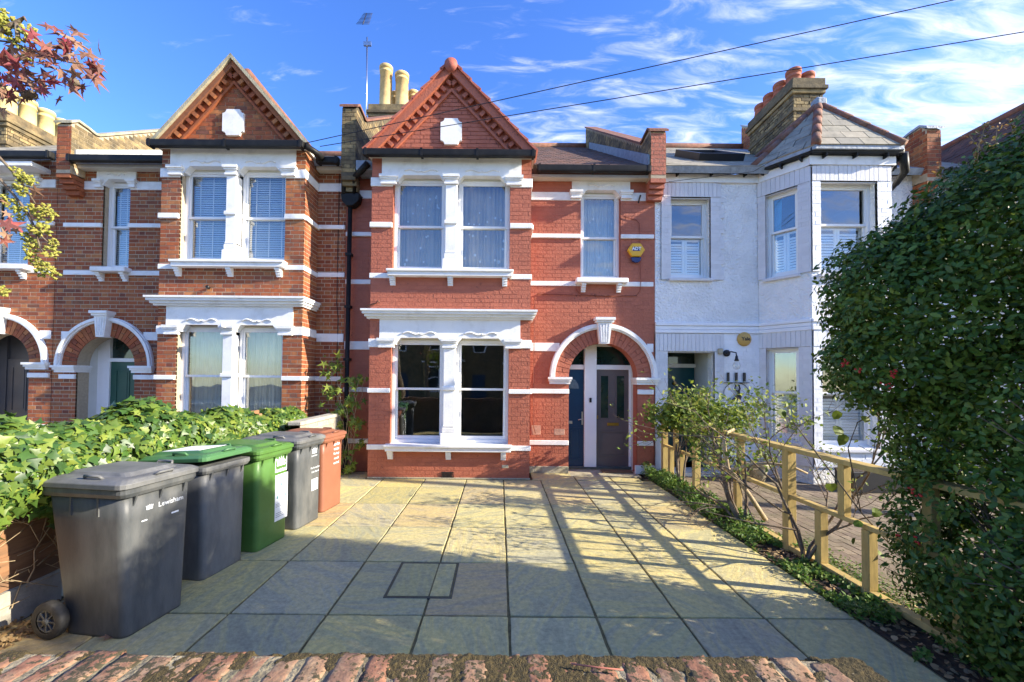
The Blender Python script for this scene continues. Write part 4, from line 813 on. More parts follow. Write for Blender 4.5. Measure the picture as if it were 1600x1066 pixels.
# ================================================================= WHITE HOUSE
H4 = empty('terraced_house', (5.5, 7.97, 0), 'white rendered terraced house with lilac brick surrounds and angled bay under slate roof', 'house')
WP = front(7.97); x0, x1 = 3.09, 7.98
CA = frame((4.98, 7.97, 0), (.581, -.814, 0), ZP, (-.814, -.581, 0)); CF = front(7.27); CB = frame((6.88, 7.27, 0), (.581, .814, 0), ZP, (.814, -.581, 0))
wh = [rect(3.28, 4.05, 3.75, 5.32), rect(3.22, 4.12, -.1, 2.34), rect(5.1, 7.3, .1, 5.7)]
brickwork(H4, WP, (2.985, 4.98), 0, 5.78, wh, M_render, M_render, bricks=False); brickwork(H4, WP, (7.36, 7.98), 0, 5.78, [], M_render, M_render, bricks=False)
cw = [rect(.13, .66, 3.72, 5.32), rect(.13, .66, .70, 2.40)]; fw_ = [rect(.15, 1.15, 3.68, 5.32), rect(.15, 1.15, .62, 2.40)]
CFo = frame((5.48, 7.27, 0), (1, 0, 0), ZP, (0, -1, 0))
brickwork(H4, CA, (.003, .857), 0, 5.78, cw, M_render, M_render, bricks=False, thick=.2, wname='bay_wall')
brickwork(H4, CFo, (.0, 1.40), 0, 5.78, fw_, M_render, M_render, bricks=False, thick=.2, wname='bay_wall')
brickwork(H4, CB, (.003, .857), 0, 5.78, cw, M_render, M_render, bricks=False, thick=.2, wname='bay_wall')
rooms(H4, 3.05, 7.98, 0, (5.3, 7.1))
tooth = lambda v, a: a+(.05 if int(v/.15) % 2 else 0)
def surround(P, a, b, z0, z1, holes, mb, nm='brick_surround', ta=True, tb=True, nind=60, nr=.03):
    w = MB(); w.fbox(P, a+.06, b-.06, z1-.02, z1-.01, -.05, .0); wp = w.build(nm, mb, H4)
    brickwork(H4, P, lambda v: (a-(tooth(v, 0) if ta else 0), b+(tooth(v, 0) if tb else 0)), z0, z1, holes, mb, None, nind=nind, back=False, wpart=wp, proud=.024, jit=.003, gap=.008)
    # flat coat of the same paint between the joints
    cs = {}; v = z0
    while v < z1-1e-4:
        e = min(v+.0375, z1); iv = [(a-(tooth((v+e)/2, 0) if ta else 0), b+(tooth((v+e)/2, 0) if tb else 0))]
        for h in holes: iv = subtract(iv, h((v+e)/2))
        for i_, (p, q) in enumerate(iv): cs.setdefault((len(iv), i_), MB()).fbox(P, p, q, v, e, -.02, .020)
        v = e
    for c in cs.values(): c.build('paint_coat', mb, wp)
def lintel(P, a, b, z0, z1, mb, rise=.03):
    n = int((b-a)/.075); w = None
    base = MB(); base.fbox(P, a, b, z0, z1, -.02, .022); w = base.build('lintel', mb, H4)
    for i in range(n):
        u0 = a+(b-a)*i/n; u1 = a+(b-a)*(i+1)/n-.007; q = ((u0+u1)/2-(a+b)/2)/((b-a)/2); t = MB(); t.fbox(P, u0, u1, z0, z1+rise*(1-q*q), -.02, .030+random.uniform(-.002, .002)); t.build('brick', mb, w)
surround(WP, 3.10, 4.25, 3.72, 5.32, [rect(3.28, 4.05, 3.70, 5.4)], M_lbrick, ta=False); lintel(WP, 3.14, 4.25, 5.325, 5.58, M_lbrick)
surround(CA, .0, .857, 3.72, 5.32, [rect(.13, .66, 3.70, 5.4)], M_lbrick, ta=False, tb=False); lintel(CA, .0, .857, 5.325, 5.60, M_lbrick)
surround(CFo, .002, 1.398, 3.72, 5.32, [rect(.15, 1.15, 3.70, 5.4)], M_wbrick, ta=False, tb=False); lintel(CFo, .002, 1.398, 5.325, 5.58, M_lbrick)
surround(CB, .0, .857, 3.72, 5.32, [rect(.13, .66, 3.70, 5.4)], M_wbrick, ta=False, tb=False)
surround(CA, .0, .857, .30, 2.40, [rect(.13, .66, .6, 2.41)], M_lbrick, ta=False, tb=False); lintel(CA, .0, .857, 2.405, 2.68, M_lbrick)
surround(CFo, .002, 1.398, .30, 2.40, [rect(.15, 1.15, .6, 2.41)], M_wbrick, ta=False, tb=False); lintel(CFo, .002, 1.398, 2.405, 2.68, M_wbrick)
surround(WP, 2.985, 4.975, .02, 2.34, [rect(3.22, 4.12, -.1, 2.35), rect(4.30, 5.2, -.1, 2.7)], M_lbrick, ta=False, tb=False)
surround(WP, 4.301, 4.975, .02, 2.68, [], M_wbrick, ta=False, tb=False, nind=80)
lintel(WP, 2.985, 4.30, 2.345, 2.68, M_lbrick, 0)
for P, a, b in ((WP, 2.985, 4.96), (CA, .0, .857), (CFo, -.02, 1.42), (CB, 0, .857)):
    m = MB(); m.fbox(P, a, b, 2.83, 2.89, -.01, .055); m.fbox(P, a, b, 2.76, 2.825, -.01, .035); m.fbox(P, a, b, 2.69, 2.755, -.01, .045); m.build('string_course', M_wbrick, H4, bevel=.005)
for P, a, b, z0, z1, zm, fl, dd in ((WP, 3.282, 4.048, 3.752, 5.318, 4.60, 'shutter', -.13), (CA, .132, .658, 3.722, 5.318, 4.60, 'shutter', -.10), (CFo, .152, 1.148, 3.682, 5.318, 4.60, 'shutter', -.13), (CB, .132, .658, 3.722, 5.318, 4.6, 'shutter', -.1),
                             (CA, .132, .658, .702, 2.398, 1.58, 'shutter', -.10), (CFo, .152, 1.148, .622, 2.398, 1.58, 'shutter', -.13)):
    sash(H4, P, a, b, z0, z1, zm, dd, fl)
    m = MB(); m.fbox(P, a-.04, b+.04, z0-.06, z0-.003, -.12, .07); m.build('sill', M_lbrick, H4, bevel=.008)
m = MB(); vs = []
for i in range(12): u = .18+.012*i; vs += [CA(u, 4.6, -.22+.012*math.sin(i*1.9)), CA(u+.02, 5.28, -.22+.012*math.sin(i*1.9))]
m.add(vs, [(2*i, 2*i+2, 2*i+3, 2*i+1) for i in range(11)], True); m.build('curtain', mat('blue_curtain', (.03, .25, .42), .9), H4)
# eaves board, gutters
for P, a, b, x in ((WP, 3.1, 4.95, .16), (CA, -.02, .88, .14), (CFo, -.06, 1.46, .14), (CB, -.02, .88, .14)):
    m = MB(); m.fbox(P, a, b, 5.60, 5.755, -.1, .05); m.build('fascia', M_white, H4)
    g = MB(); g.fbox(P, a-(.05 if P is not WP else 0), b+.06, 5.76, 5.86, .05, .155); go = g.build('gutter', M_black, H4, bevel=.03, seg=2)
    for i in range(3): u = a+(b-a)*(.15+.35*i); g = MB(); g.fbox(P, u-.012, u+.012, 5.70, 5.77, .02, .15); g.build('gutter_bracket', M_black, go)
m = MB(); m.tube([(7.05, 7.2, 5.8), (7.22, 7.35, 5.55), (7.30, 7.6, 5.45), (7.42, 7.9, 5.4), (7.42, 7.9, .1)], [.065, .065, .05, .045, .045], 8); m.build('downpipe', M_black, H4)
mainroof(H4, 3.06, 7.96, .03, (3.1, 7.2), M_slate, .28, .22)
sl = math.atan(.62); PS = frame((0, 7.72, 5.81), (1, 0, 0), (0, math.cos(sl), math.sin(sl)), (0, -math.sin(sl), math.cos(sl)))
m = MB(); ring(4.15, 5.10, 1.1, 2.5, PS, m, .09, 0, .16); sk = m.build('skylight', M_iron, H4); m = MB(); m.fbox(PS, 4.24, 5.01, 1.19, 2.41, .08, .10); m.build('pane', mat('skylight_glass', (.5, .6, .65), .08, .05, 3), sk)
E0, E1, E2, E3, EA = Vector((4.83, 7.88, 5.86)), Vector((5.42, 7.07, 5.86)), Vector((6.94, 7.07, 5.86)), Vector((7.53, 7.88, 5.86)), Vector((6.18, 8.0, 7.17))
EB = Vector((6.18, 10.0, 7.17))
m = MB(); m.add([E0, E1, E2, E3, EA, EB, Vector((4.83, 7.88, 5.80)), E1-Vector((0, 0, .06)), E2-Vector((0, 0, .06)), E3-Vector((0, 0, .06))], [(0, 1, 4), (1, 2, 4), (2, 3, 4), (0, 4, 5), (3, 5, 4), (6, 7, 1, 0), (7, 8, 2, 1), (8, 9, 3, 2), (6, 9, 8, 7)])
hr = m.build('hip_roof', M_lead, H4)
def slates(A, B, C, course=.235, Lb=.40):
    U = (B-A).normalized(); Nn = (B-A).cross(C-A).normalized(); V = Nn.cross(U); w = (B-A).length; cu, cv = (C-A).dot(U), (C-A).dot(V)
    P = frame(A, U, V, Nn)
    brickwork(hr, P, lambda v: (cu*v/cv+.0, w+(cu-w)*v/cv), 0, cv-.05, [], M_slate, None, nind=80, back=False, wpart=hr, Lb=Lb, gap=.013, course=course, bond='stretcher', proud=.022, jit=.004, depth=0, bname='slate')
slates(E1, E2, EA); slates(E0, E1, EA); slates(E2, E3, EA)
for A in (E0, E1, E2):
    n = 5
    for i in range(n):
        a = A+(EA-A)*(i/n); b = A+(EA-A)*((i+1.06)/n); m = MB(); m.tube([a+Vector((0, 0, .015+.01)), b+Vector((0, 0, .015))], [.075, .068], 9); m.build('hip_tile', M_terra, hr)
m = MB(); m.tube([EA, EB], .075, 8); m.build('ridge_tile', M_terra, hr)
m = MB(); m.box(6.08, 6.30, 7.9, 8.1, 7.12, 7.30); m.build('lead_cap', M_lead, hr, bevel=.04)
chimney(H4, 6.55, 7.2, 9.2, 10.8, 6.2, 8.58, M_stock, M_dmortar, [(6.70, 9.40, .34, .15), (7.02, 9.42, .26, .15), (6.66, 9.78, .30, .15), (6.66, 10.15, .28, .15), (6.66, 10.5, .26, .15)], mat('red_chimney_pot', (.42, .13, .07), .8, .15, 8, dirt=(.2, .1, .07), dscale=5, damt=.4))
# porch of the white house
PW = front(8.75)
m = MB(); m.box(4.121, 4.2, 8.221, 8.8, 0, 2.5); m.box(3.13, 3.219, 8.221, 8.8, 0, 2.5); m.box(3.13, 4.2, 8.0, 8.8, 2.46, 2.54); m.box(3.13, 4.2, 7.8, 8.8, -.02, .06); m.build('porch_wall', M_porch, H4)
dw = door(H4, PW, 3.26, 4.10, .07, 2.05, 0, M_teal, panels=[(3.4, 3.64, .25, .9), (3.74, 3.98, .25, .9), (3.4, 3.64, 1.05, 1.6), (3.74, 3.98, 1.05, 1.6)])
m = MB(); m.lathe([(.035, 0), (.045, .02), (.02, .035)], PW(3.68, 1.72, .0), 10, Matrix.Rotation(R(90), 4, 'X')); m.build('door_knocker', M_brass, dw)
m = MB(); m.fbox(PW, 3.22, 4.12, 2.052, 2.13, -.05, .03); m.build('door_frame', M_white2, H4); m = MB(); m.fbox(PW, 3.22, 4.12, 2.13, 2.46, -.04, -.02); m.build('transom_pane', M_glassdark, H4)
text('111', .10, H4, Matrix.Translation(PW(3.46, 1.95, .006)) @ Matrix.Rotation(R(90), 4, 'X'), M_steel, 'door_number')

# ================================================================= HOUSE BEHIND THE HEDGE
H5 = empty('terraced_house', (10.5, 7.97, 0), 'pale terraced house mostly hidden behind the tall hedge, beyond the white house', 'house')
brickwork(H5, WP, (7.99, 13.5), 0, 5.75, [rect(8.4, 9.0, 3.7, 5.2), rect(8.3, 9.2, 0, 2.2)], M_render, M_render, bricks=False)
sash(H5, WP, 8.402, 8.998, 3.702, 5.198, 4.5, -.1, 'curtain'); rooms(H5, 8.0, 13.4, 0)
door(H5, front(8.2), 8.31, 9.19, .05, 2.19, 0, M_navy, panels=[(8.4, 8.7, .2, .9), (8.8, 9.1, .2, .9)])
parapet(H5, 7.96, 8.22, 0, M_brick, M_lead, topz=6.62); gutter(H5, front(7.68), 8.25, 13.3, 5.76, 0, .12, .11)
mainroof(H5, 8.2, 13.4, 0, (8.25, 10), M_slate, .3, .22)
for s_ in (-1, 1):
    a = Vector((10.75-s_*.0, 7.1, 7.45)); sl2 = 1.65; t = MB(); Vv = Vector((s_*sl2, 0, -1.75)); Nn = Vector((1.75*s_, 0, sl2)).normalized()
    PG = frame((10.75+s_*sl2, 7.1, 5.7), (0, 1, 0), (-s_*.686, 0, .727), Nn); t.fbox(PG, 0, 4.2, 0, 2.40, -.06, 0); gr = t.build('gable_roof', M_lead, H5)
    brickwork(gr, PG, (0, 4.2), 0, 2.38, [], M_slate if 0 else M_tile, None, nind=60, back=False, wpart=gr, Lb=.25, course=.15, bond='stretcher', proud=.015, jit=.005, depth=0, bname='roof_tile')
m = MB(); m.box(9.2, 12.3, 7.27, 7.9, 0, 5.7); m.prism([(9.2, 5.7), (12.3, 5.7), (10.75, 7.3)], front(7.27), -.1, 0.002); m.build('bay_wall', M_render, H5)
m = MB(); m.tube([(10.75, 7.1, 7.47), (10.75, 11.2, 7.47)], .08, 8); m.build('ridge_tile', M_terra, H5)
M_mossy = mat('moss_cushion', (.075, .055, .02), 1, .5, 90, .006, 260, dirt=(.035, .03, .012), dscale=30, damt=.8)
# ================================================================= THINGS ON THE WALLS
al = empty('alarm_box', (2.62, 7.95, 4.25), 'yellow hexagonal alarm box with dark blue base on the red house', 'alarm box')
PA = front(7.93); hexa = lambda cx, cz, r: [(cx+r*math.cos(R(60*i)), cz+r*.88*math.sin(R(60*i))) for i in range(6)]
m = MB(); m.prism(hexa(2.60, 4.27, .165), PA, -.03, .05); m.build('cover', M_yel, al, bevel=.012)
m = MB(); m.prism([(2.50, 4.13), (2.53, 4.06), (2.58, 4.03), (2.64, 4.03), (2.68, 4.06), (2.70, 4.13)], PA, -.02, .035); m.build('strobe', M_blue, al, bevel=.008)
m = MB(); m.fbox(PA, 2.53, 2.67, 4.245, 4.325, .05, .053); m.build('badge', M_blue, al)
text('ADT', .085, al, Matrix.Translation(PA(2.60, 4.287, .0555)) @ Matrix.Rotation(R(90), 4, 'X'), M_label, bold=.003)
RX = Matrix.Rotation(R(90), 4, 'X')
p = PY(1163, 530, 7.93); al = empty('alarm_box', p, 'round faded yellow alarm box with black lettering high on the white house wall', 'alarm box')
m = MB(); m.lathe([(.135, 0), (.135, .03), (.115, .055), (.0001, .06)], (p.x, 7.955, p.z), 24, Matrix.Rotation(R(90), 4, 'X')); m.build('cover', M_yel2, al)
text('Yale', .095, al, Matrix.Translation((p.x+.01, 7.892, p.z)) @ RX, M_iron, bold=.002)
p = PY(1138, 552, 7.93); lm = empty('wall_lamp', p, 'black swan neck wall lamp with clear round bulb above the house number', 'wall lamp')
m = MB(); m.lathe([(.065, 0), (.065, .03), (.02, .04)], (p.x-.03, 7.95, p.z), 16, RX); m.tube([(p.x-.03, 7.92, p.z), (p.x-.02, 7.80, p.z+.02), (p.x+.05, 7.76, p.z), (p.x+.06, 7.76, p.z-.07)], .012, 8); m.build('bracket', M_iron, lm)
m = MB(); m.lathe([(.012, 0), (.022, -.02), (.028, -.07), (.045, -.10), (.03, -.105)], (p.x+.06, 7.76, p.z-.05), 14); m.build('lamp_holder', M_iron, lm)
m = MB(); m.lathe([(.02, 0), (.055, -.05), (.07, -.10), (.055, -.15), (.02, -.17)], (p.x+.06, 7.76, p.z-.145), 14); m.build('bulb', glass_mat('bulb_glass', (.95, .95, .92), 1.5, .08), lm)
m = MB(); m.box(p.x-.20, p.x-.11, 7.90, 7.95, p.z-.02, p.z+.09); jb = m.build('junction_box', M_cream, None, bevel=.01); tag(jb, 'small pale square sensor box left of the black wall lamp', 'sensor box')
p = PY(1150, 590, 7.93); hn = empty('house_number', p, 'black raised digits 111 standing on a thin black rail on the white house', 'house number')
text('1', .22, hn, Matrix.Translation((p.x-.155, 7.92, p.z)) @ RX, M_iron, 'digit', .012, bold=.010); text('1', .22, hn, Matrix.Translation((p.x, 7.92, p.z)) @ RX, M_iron, 'digit', .012, bold=.010); text('1', .22, hn, Matrix.Translation((p.x+.155, 7.92, p.z)) @ RX, M_iron, 'digit', .012, bold=.010)
m = MB(); m.box(p.x-.24, p.x+.24, 7.90, 7.935, p.z-.105, p.z-.092); m.build('rail', M_iron, hn)
p = PY(1152, 616, 7.90); hr_ = empty('heron_ornament', p, 'black metal long necked bird ornament in a hoop below the house number', 'wall ornament')
m = MB(); m.tube([(p.x-.02+.02, 7.9, p.z+.05), (p.x-.05, 7.9, p.z+.10), (p.x-.03, 7.9, p.z+.17), (p.x+.03, 7.9, p.z+.17), (p.x+.05, 7.9, p.z+.11), (p.x+.02, 7.9, p.z+.04), (p.x+.05, 7.9, p.z-.03)], [.012, .016, .016, .016, .018, .026, .04], 8)
m.tube([(p.x-.11, 7.9, p.z-.12), (p.x-.05, 7.9, p.z-.10), (p.x+.02, 7.9, p.z-.07), (p.x+.06, 7.9, p.z-.02)], [.008, .035, .055, .03], 8); m.build('bird', M_iron, hr_)
m = MB(); m.tube([(p.x+.24*math.cos(t), 7.93, p.z+.02+.2*math.sin(t)) for t in np.linspace(0, 6.283, 25)], .006, 5); m.build('hoop', M_iron, hr_)

# ================================================================= WHEELIE BINS
def rr(x0, x1, y0, y1, r, z, n=3):
    pts = []
    for cx, cy, a0 in ((x1-r, y0+r, -90), (x1-r, y1-r, 0), (x0+r, y1-r, 90), (x0+r, y0+r, 180)):
        for i in range(n+1): a = R(a0+90*i/n); pts.append((cx+r*math.cos(a), cy+r*math.sin(a), z))
    return pts
def make_bin(loc, rz, Wd, D, Hh, mb, ml, label, bw=.47, bd=.52, lift=0., topl=None, wheel_r=.11):
    B = empty('wheelie_bin', loc, label, 'wheelie bin', 'wheelie bins along the ivy hedge'); B.rotation_euler = (0, 0, rz)
    hb = Hh-.10
    def part(mm, nm, m_, par=None, **k):
        a = np.array([tuple(v) for v in mm.v]); c = Vector((0, 0, 0)); me = mm.mesh(nm, m_, c, k.get('bevel', 0), k.get('seg', 1)); o = bpy.data.objects.new(nm, me); COL.objects.link(o); o.parent = par or B; WL[o.name] = Vector((0, 0, 0)); return o
    y = lambda t: bw/2+(Wd/2-.03-bw/2)*t; xb = lambda t: -(bd+(D-.06-bd)*t)
    m = MB(); m.loft([rr(xb(t), -.02+.0*t, -y(t), y(t), .05, z) for t, z in ((0, 0.0), (.02, .02), (.3, .3*hb), (.8, .8*hb), (1, hb))])
    body = part(m, 'body', mb, bevel=.0)
    for p_ in body.data.polygons: p_.use_smooth = abs(p_.normal.z) < .5
    m = MB(); m.loft([rr(-D+.02, .005, -Wd/2+.015, Wd/2-.015, .05, hb-.03), rr(-D, .02, -Wd/2, Wd/2, .05, hb), rr(-D, .02, -Wd/2, Wd/2, .05, hb+.035)]); part(m, 'rim', mb, body, bevel=.004)
    # ribs under the rim
    m = MB()
    for q in (-.32, 0, .32): m.add([(0.0-.02, q*Wd-.008, hb-.02), (-.02, q*Wd+.008, hb-.02), (.012, q*Wd+.008, hb-.02), (.012, q*Wd-.008, hb-.02), (-.018, q*Wd-.004, hb-.10), (-.018, q*Wd+.004, hb-.10)], [(0, 1, 2, 3), (0, 3, 4), (1, 5, 2), (3, 2, 5, 4), (0, 4, 5, 1)])
    for s in (-1, 1):
        for xx in (-.30*D, -.62*D): m.box(xx-.008, xx+.008, min(s*(Wd/2-.07), s*(Wd/2-.027)), max(s*(Wd/2-.07), s*(Wd/2-.027)), hb-.16, hb-.02)
    part(m, 'rim_rib', mb, body)
    # lid, hinged at the back
    z0 = hb+.036; m = MB()
    m.loft([rr(-D-.02, .035, -Wd/2-.015, Wd/2+.015, .06, z0), rr(-D-.02, .035, -Wd/2-.015, Wd/2+.015, .06, z0+.035), rr(-D+.02, .01, -Wd/2+.02, Wd/2-.02, .06, z0+.055), rr(-D+.04, -.01, -Wd/2+.04, Wd/2-.04, .06, z0+.06),
            rr(-D+.10, -.06, -Wd/2+.10, Wd/2-.10, .05, z0+.062), rr(-D+.13, -.10, -Wd/2+.12, Wd/2-.12, .05, z0+.085)])
    Lm = Matrix.Translation((-D, 0, z0)) @ Matrix.Rotation(-lift, 4, 'Y') @ Matrix.Translation((D, 0, -z0))
    m.v = [tuple(Lm @ Vector(v)) for v in m.v]; lid = part(m, 'lid', ml, bevel=.004)
    for s in (-1, 1):
        m = MB(); hx = -.26 if s < 0 else -.26
        pts = [(hx-.07, s*(Wd/2-.045), z0+.055), (hx-.06, s*(Wd/2-.03), z0+.078), (hx+.06, s*(Wd/2-.03), z0+.078), (hx+.07, s*(Wd/2-.045), z0+.055)]; m.tube([Lm @ Vector(p) for p in pts], .011, 6); part(m, 'lid_handle', ml, lid)
    m = MB(); m.tube([Lm @ Vector((.0, -.07, z0+.05)), Lm @ Vector((.03, -.05, z0+.07)), Lm @ Vector((.03, .05, z0+.07)), Lm @ Vector((.0, .07, z0+.05))], .011, 6); part(m, 'lid_handle', ml, lid)
    m = MB(); m.tube([(-D+.02, -Wd/2+.06, hb+.01), (-D-.07, -Wd/2+.07, hb+.03), (-D-.07, Wd/2-.07, hb+.03), (-D+.02, Wd/2-.06, hb+.01)], .018, 8); part(m, 'handle', mb)
    for s in (-1, 1):
        c = Vector((-bd-.03, s*(bw/2+.06), wheel_r)); RM = Matrix.Rotation(R(90), 4, 'X')
        m = MB(); r = wheel_r; m.lathe([(r*.62, -.03), (r*.9, -.032), (r, -.02), (r, .02), (r*.9, .032), (r*.62, .03)], c, 24, RM, False); tyre = part(m, 'wheel', M_rubber)
        m = MB(); m.lathe([(r*.66, -.024), (r*.66, .024), (r*.52, .026), (r*.50, .014), (.0001, .014)], c, 20, RM); m.lathe([(.022, -.034), (.022, .034)], c, 12, RM)
        for q in range(8): M2 = Matrix.Translation(c) @ RM @ Matrix.Rotation(R(45*q), 4, 'Z'); m.box(.01, r*.58, -.005, .005, -.028, .028, M2)
        part(m, 'hub', M_bin, tyre)
    m = MB(); m.tube([(-bd-.03, -bw/2-.05, wheel_r), (-bd-.03, bw/2+.05, wheel_r)], .012, 8); part(m, 'axle', M_steel)
    if topl:
        m = MB(); a, b, c_, d_ = topl; zz = z0+.0875 if b < -.12 else z0+.063
        m.v = []; m.add([Lm @ Vector(v) for v in ((a, c_, zz), (b, c_, zz), (b, d_, zz), (a, d_, zz), (a, c_, zz-.002), (b, c_, zz-.002), (b, d_, zz-.002), (a, d_, zz-.002))], [(0, 1, 2, 3), (7, 6, 5, 4), (0, 4, 5, 1), (1, 5, 6, 2), (2, 6, 7, 3), (3, 7, 4, 0)]); part(m, 'label_sticker', M_label, lid)
    def ftext(s, size, yy, z, m_=M_print, nm='lettering', bold=0.):
        cu = bpy.data.curves.new(nm, 'FONT'); cu.body = s; cu.size = size; cu.extrude = .0008; cu.align_x = 'CENTER'; cu.align_y = 'CENTER'; cu.resolution_u = 2; cu.offset = bold
        ob = bpy.data.objects.new(nm, cu); me = bpy.data.meshes.new_from_object(ob); bpy.data.objects.remove(ob); me.materials.clear(); me.materials.append(m_); me.name = nm
        me.transform(Matrix.Rotation(R(90), 4, 'Z') @ Matrix.Rotation(R(90), 4, 'X')); o = bpy.data.objects.new(nm, me); COL.objects.link(o); o.parent = body; o.location = (-.0185, yy, z)
    def fplate(y0, y1, za, zb, m_, nm='label_sticker', dx=.0): m = MB(); m.box(-.0195+dx, -.0185+dx, y0, y1, za, zb); return part(m, nm, m_, body)
    def crown(yc, zc, s, m_=M_print):
        m = MB(); Pq = lambda u, v, d: Vector((-.0185+d, yc+u*s, zc+v*s))
        m.prism([(-.5, -.35), (.5, -.35), (.55, -.2), (-.55, -.2)], Pq, 0, .001)
        m.prism([(-.5, -.12), (.5, -.12), (.62, .35), (.36, .08), (.26, .42), (.1, .08), (0, .48), (-.1, .08), (-.26, .42), (-.36, .08), (-.62, .35)], Pq, 0, .001); part(m, 'crown_emblem', m_, body)
    return B, ftext, fplate, crown, part, body
rz = R(-9)
b1 = make_bin((-2.48, 3.09, 0), R(-8), .60, .69, 1.09, M_bin, M_bin2, 'nearest charcoal grey wheelie bin with a grey lid and a spoked wheel showing', bw=.46, bd=.50, topl=(-.30, -.10, .02, .12), wheel_r=.125)
b1[1]('Lewisham', .052, .095, .845); b1[3](-.075, .85, .045)
m = MB(); m.box(-.0195, -.0186, -.13, -.09, .76, .768); m.box(-.0195, -.0186, .10, .16, .745, .757); b1[4](m, 'scuff', M_print, b1[5])
m = MB(); m.add([(-.62, -.2655, .83), (-.50, -.2685, .83), (-.50, -.270, .87), (-.62, -.2665, .87)], [(0, 1, 2, 3)])
b2 = make_bin((-2.52, 3.90, 0), rz, .56, .74, 1.06, M_bin2, M_glid, 'grey wheelie bin with a slightly raised green lid carrying a large white label', topl=(-.55, -.16, -.15, .16), lift=R(4))
b3 = make_bin((-2.40, 4.50, 0), rz, .56, .74, 1.06, M_gbin, M_gbin, 'all green wheelie bin with a white crown and recycling sticker on its front', topl=(-.24, -.12, .0, .14))
b3[3](.12, .86, .13); b3[1]('Lewisham', .042, .12, .775)
m = MB(); m.box(-.0195, -.0187, .025, .215, .75, .758); m.box(-.0195, -.0187, .025, .033, .758, .955); m.box(-.0195, -.0187, .207, .215, .758, .955); m.box(-.0195, -.0187, .025, .215, .955, .963); b3[4](m, 'logo_border', M_print, b3[5])
b3[2](.03, .235, .22, .72, M_label)
Mb = [mat('print_blue', (.10, .2, .38), .6), mat('print_teal', (.14, .30, .32), .6), mat('print_orange', (.5, .36, .28), .6), mat('print_grey', (.25, .27, .3), .6)]
for r_ in range(2):
    for c_ in range(3):
        y0 = .045+c_*.062; z0 = .58-r_*.13; k = random.randrange(3, 6); m = MB(); Pq = lambda u, v, d: Vector((-.0185+d, y0+.025+u, z0+.025+v)); m.prism([(.027*math.cos(6.283*i/k+r_), .03*math.sin(6.283*i/k+r_)) for i in range(k)], Pq, 0, .0012) if 0 else m.prism([(.018*math.cos(6.283*i/k+r_), .02*math.sin(6.283*i/k+r_)) for i in range(k)], Pq, 0, .0012); b3[4](m, 'recycling_symbol', Mb[(r_+c_) % 3], b3[5])
m = MB()
for i, z in enumerate((.69, .675, .53, .52, .40, .385, .37, .30, .28, .26)): m.box(-.0185, -.0178, .045, .045+random.uniform(.1, .17), z, z+.006)
b3[4](m, 'small_print', Mb[3], b3[5])
b4 = make_bin((-2.30, 5.13, 0), rz, .56, .74, 1.07, M_bin, M_bin2, 'charcoal wheelie bin with printed front, standing between the green bin and the brown bin', topl=(-.24, -.12, .0, .14))
b4[3](.10, .87, .09); b4[1]('Lewisham', .03, .10, .81); b4[1]('No hot ashes', .034, .12, .66); b4[1]('Lids closed', .034, .12, .61); b4[2](.05, .18, .38, .52, M_label)
b5 = make_bin((-2.26, 5.76, 0), rz, .56, .74, 1.04, M_bbin, M_bbin, 'reddish brown garden waste bin, farthest of the five bins', topl=None)
for i, s in enumerate(('Garden', 'waste', 'No bags', 'no soil', 'no food')): b5[1](s, .055 if i < 2 else .042, .08, .86-i*.065, bold=.001)

# ================================================================= INSPECTION COVER
mc = empty('manhole_cover', (-.65, 3.76, 0), 'recessed inspection cover inlaid with two pieces of sandstone in a dark metal frame', 'manhole cover')
x0, x1, y0, y1 = -.93, -.37, 3.43, 4.075
def hring(x0, x1, y0, y1, w, z0, z1, nm):
    m = MB(); m.box(x0, x1, y0, y0+w, z0, z1); m.box(x0, x1, y1-w, y1, z0, z1); m.box(x0, x0+w, y0+w, y1-w, z0, z1); m.box(x1-w, x1, y0+w, y1-w, z0, z1); m.build(nm, mat('galvanised_frame', (.10, .095, .08), .6, .3, 20), mc)
hring(x0, x1, y0, y1, .005, -.02, .0055, 'outer_frame'); hring(x0+.018, x1-.018, y0+.018, y1-.018, .004, -.02, .006, 'inner_frame')
m = MB(); m.box(x0+.006, x1-.006, y0+.006, y1-.006, -.02, .0035); m.build('joint_bed', M_joint, mc)
for a, b in ((x0+.026, -.567), (-.553, x1-.026)): m = MB(); m.box(a, b, y0+.026, y1-.026, -.01, .0065); m.build('stone_inlay', M_slab, mc)

# ================================================================= RIGHT TIMBER RAIL FENCE
fe = empty('timber_fence', (3.12, 5.4, 0), 'new golden timber open rail fence between the two driveways, no boards fitted', 'fence')
FX = 3.10
def bar(x0, x1, y0, y1, z0, z1, nm): m = MB(); m.box(x0, x1, y0, y1, z0, z1); m.build(nm, M_timber, fe, bevel=.004)
bar(FX-.055, FX+.065, 2.0, 7.85, 1.055, 1.10, 'rail'); bar(FX-.03, FX+.03, 2.0, 7.84, .56, .60, 'rail'); bar(FX-.04, FX+.04, 2.0, 7.84, .02, .07, 'rail')
for y in (7.80, 6.55, 4.46, 2.35): bar(FX-.046, FX+.046, y-.046, y+.046, 0, 1.054, 'post')
for y in (7.3, 5.95, 5.35, 3.75, 3.0): bar(FX-.035, FX+.035, y-.035, y+.035, .601, 1.054, 'stud')
for y in (7.5, 7.08, 5.42, 4.02, 3.5, 2.8): bar(FX-.038, FX+.038, y-.038, y+.038, .071, .559, 'stud')
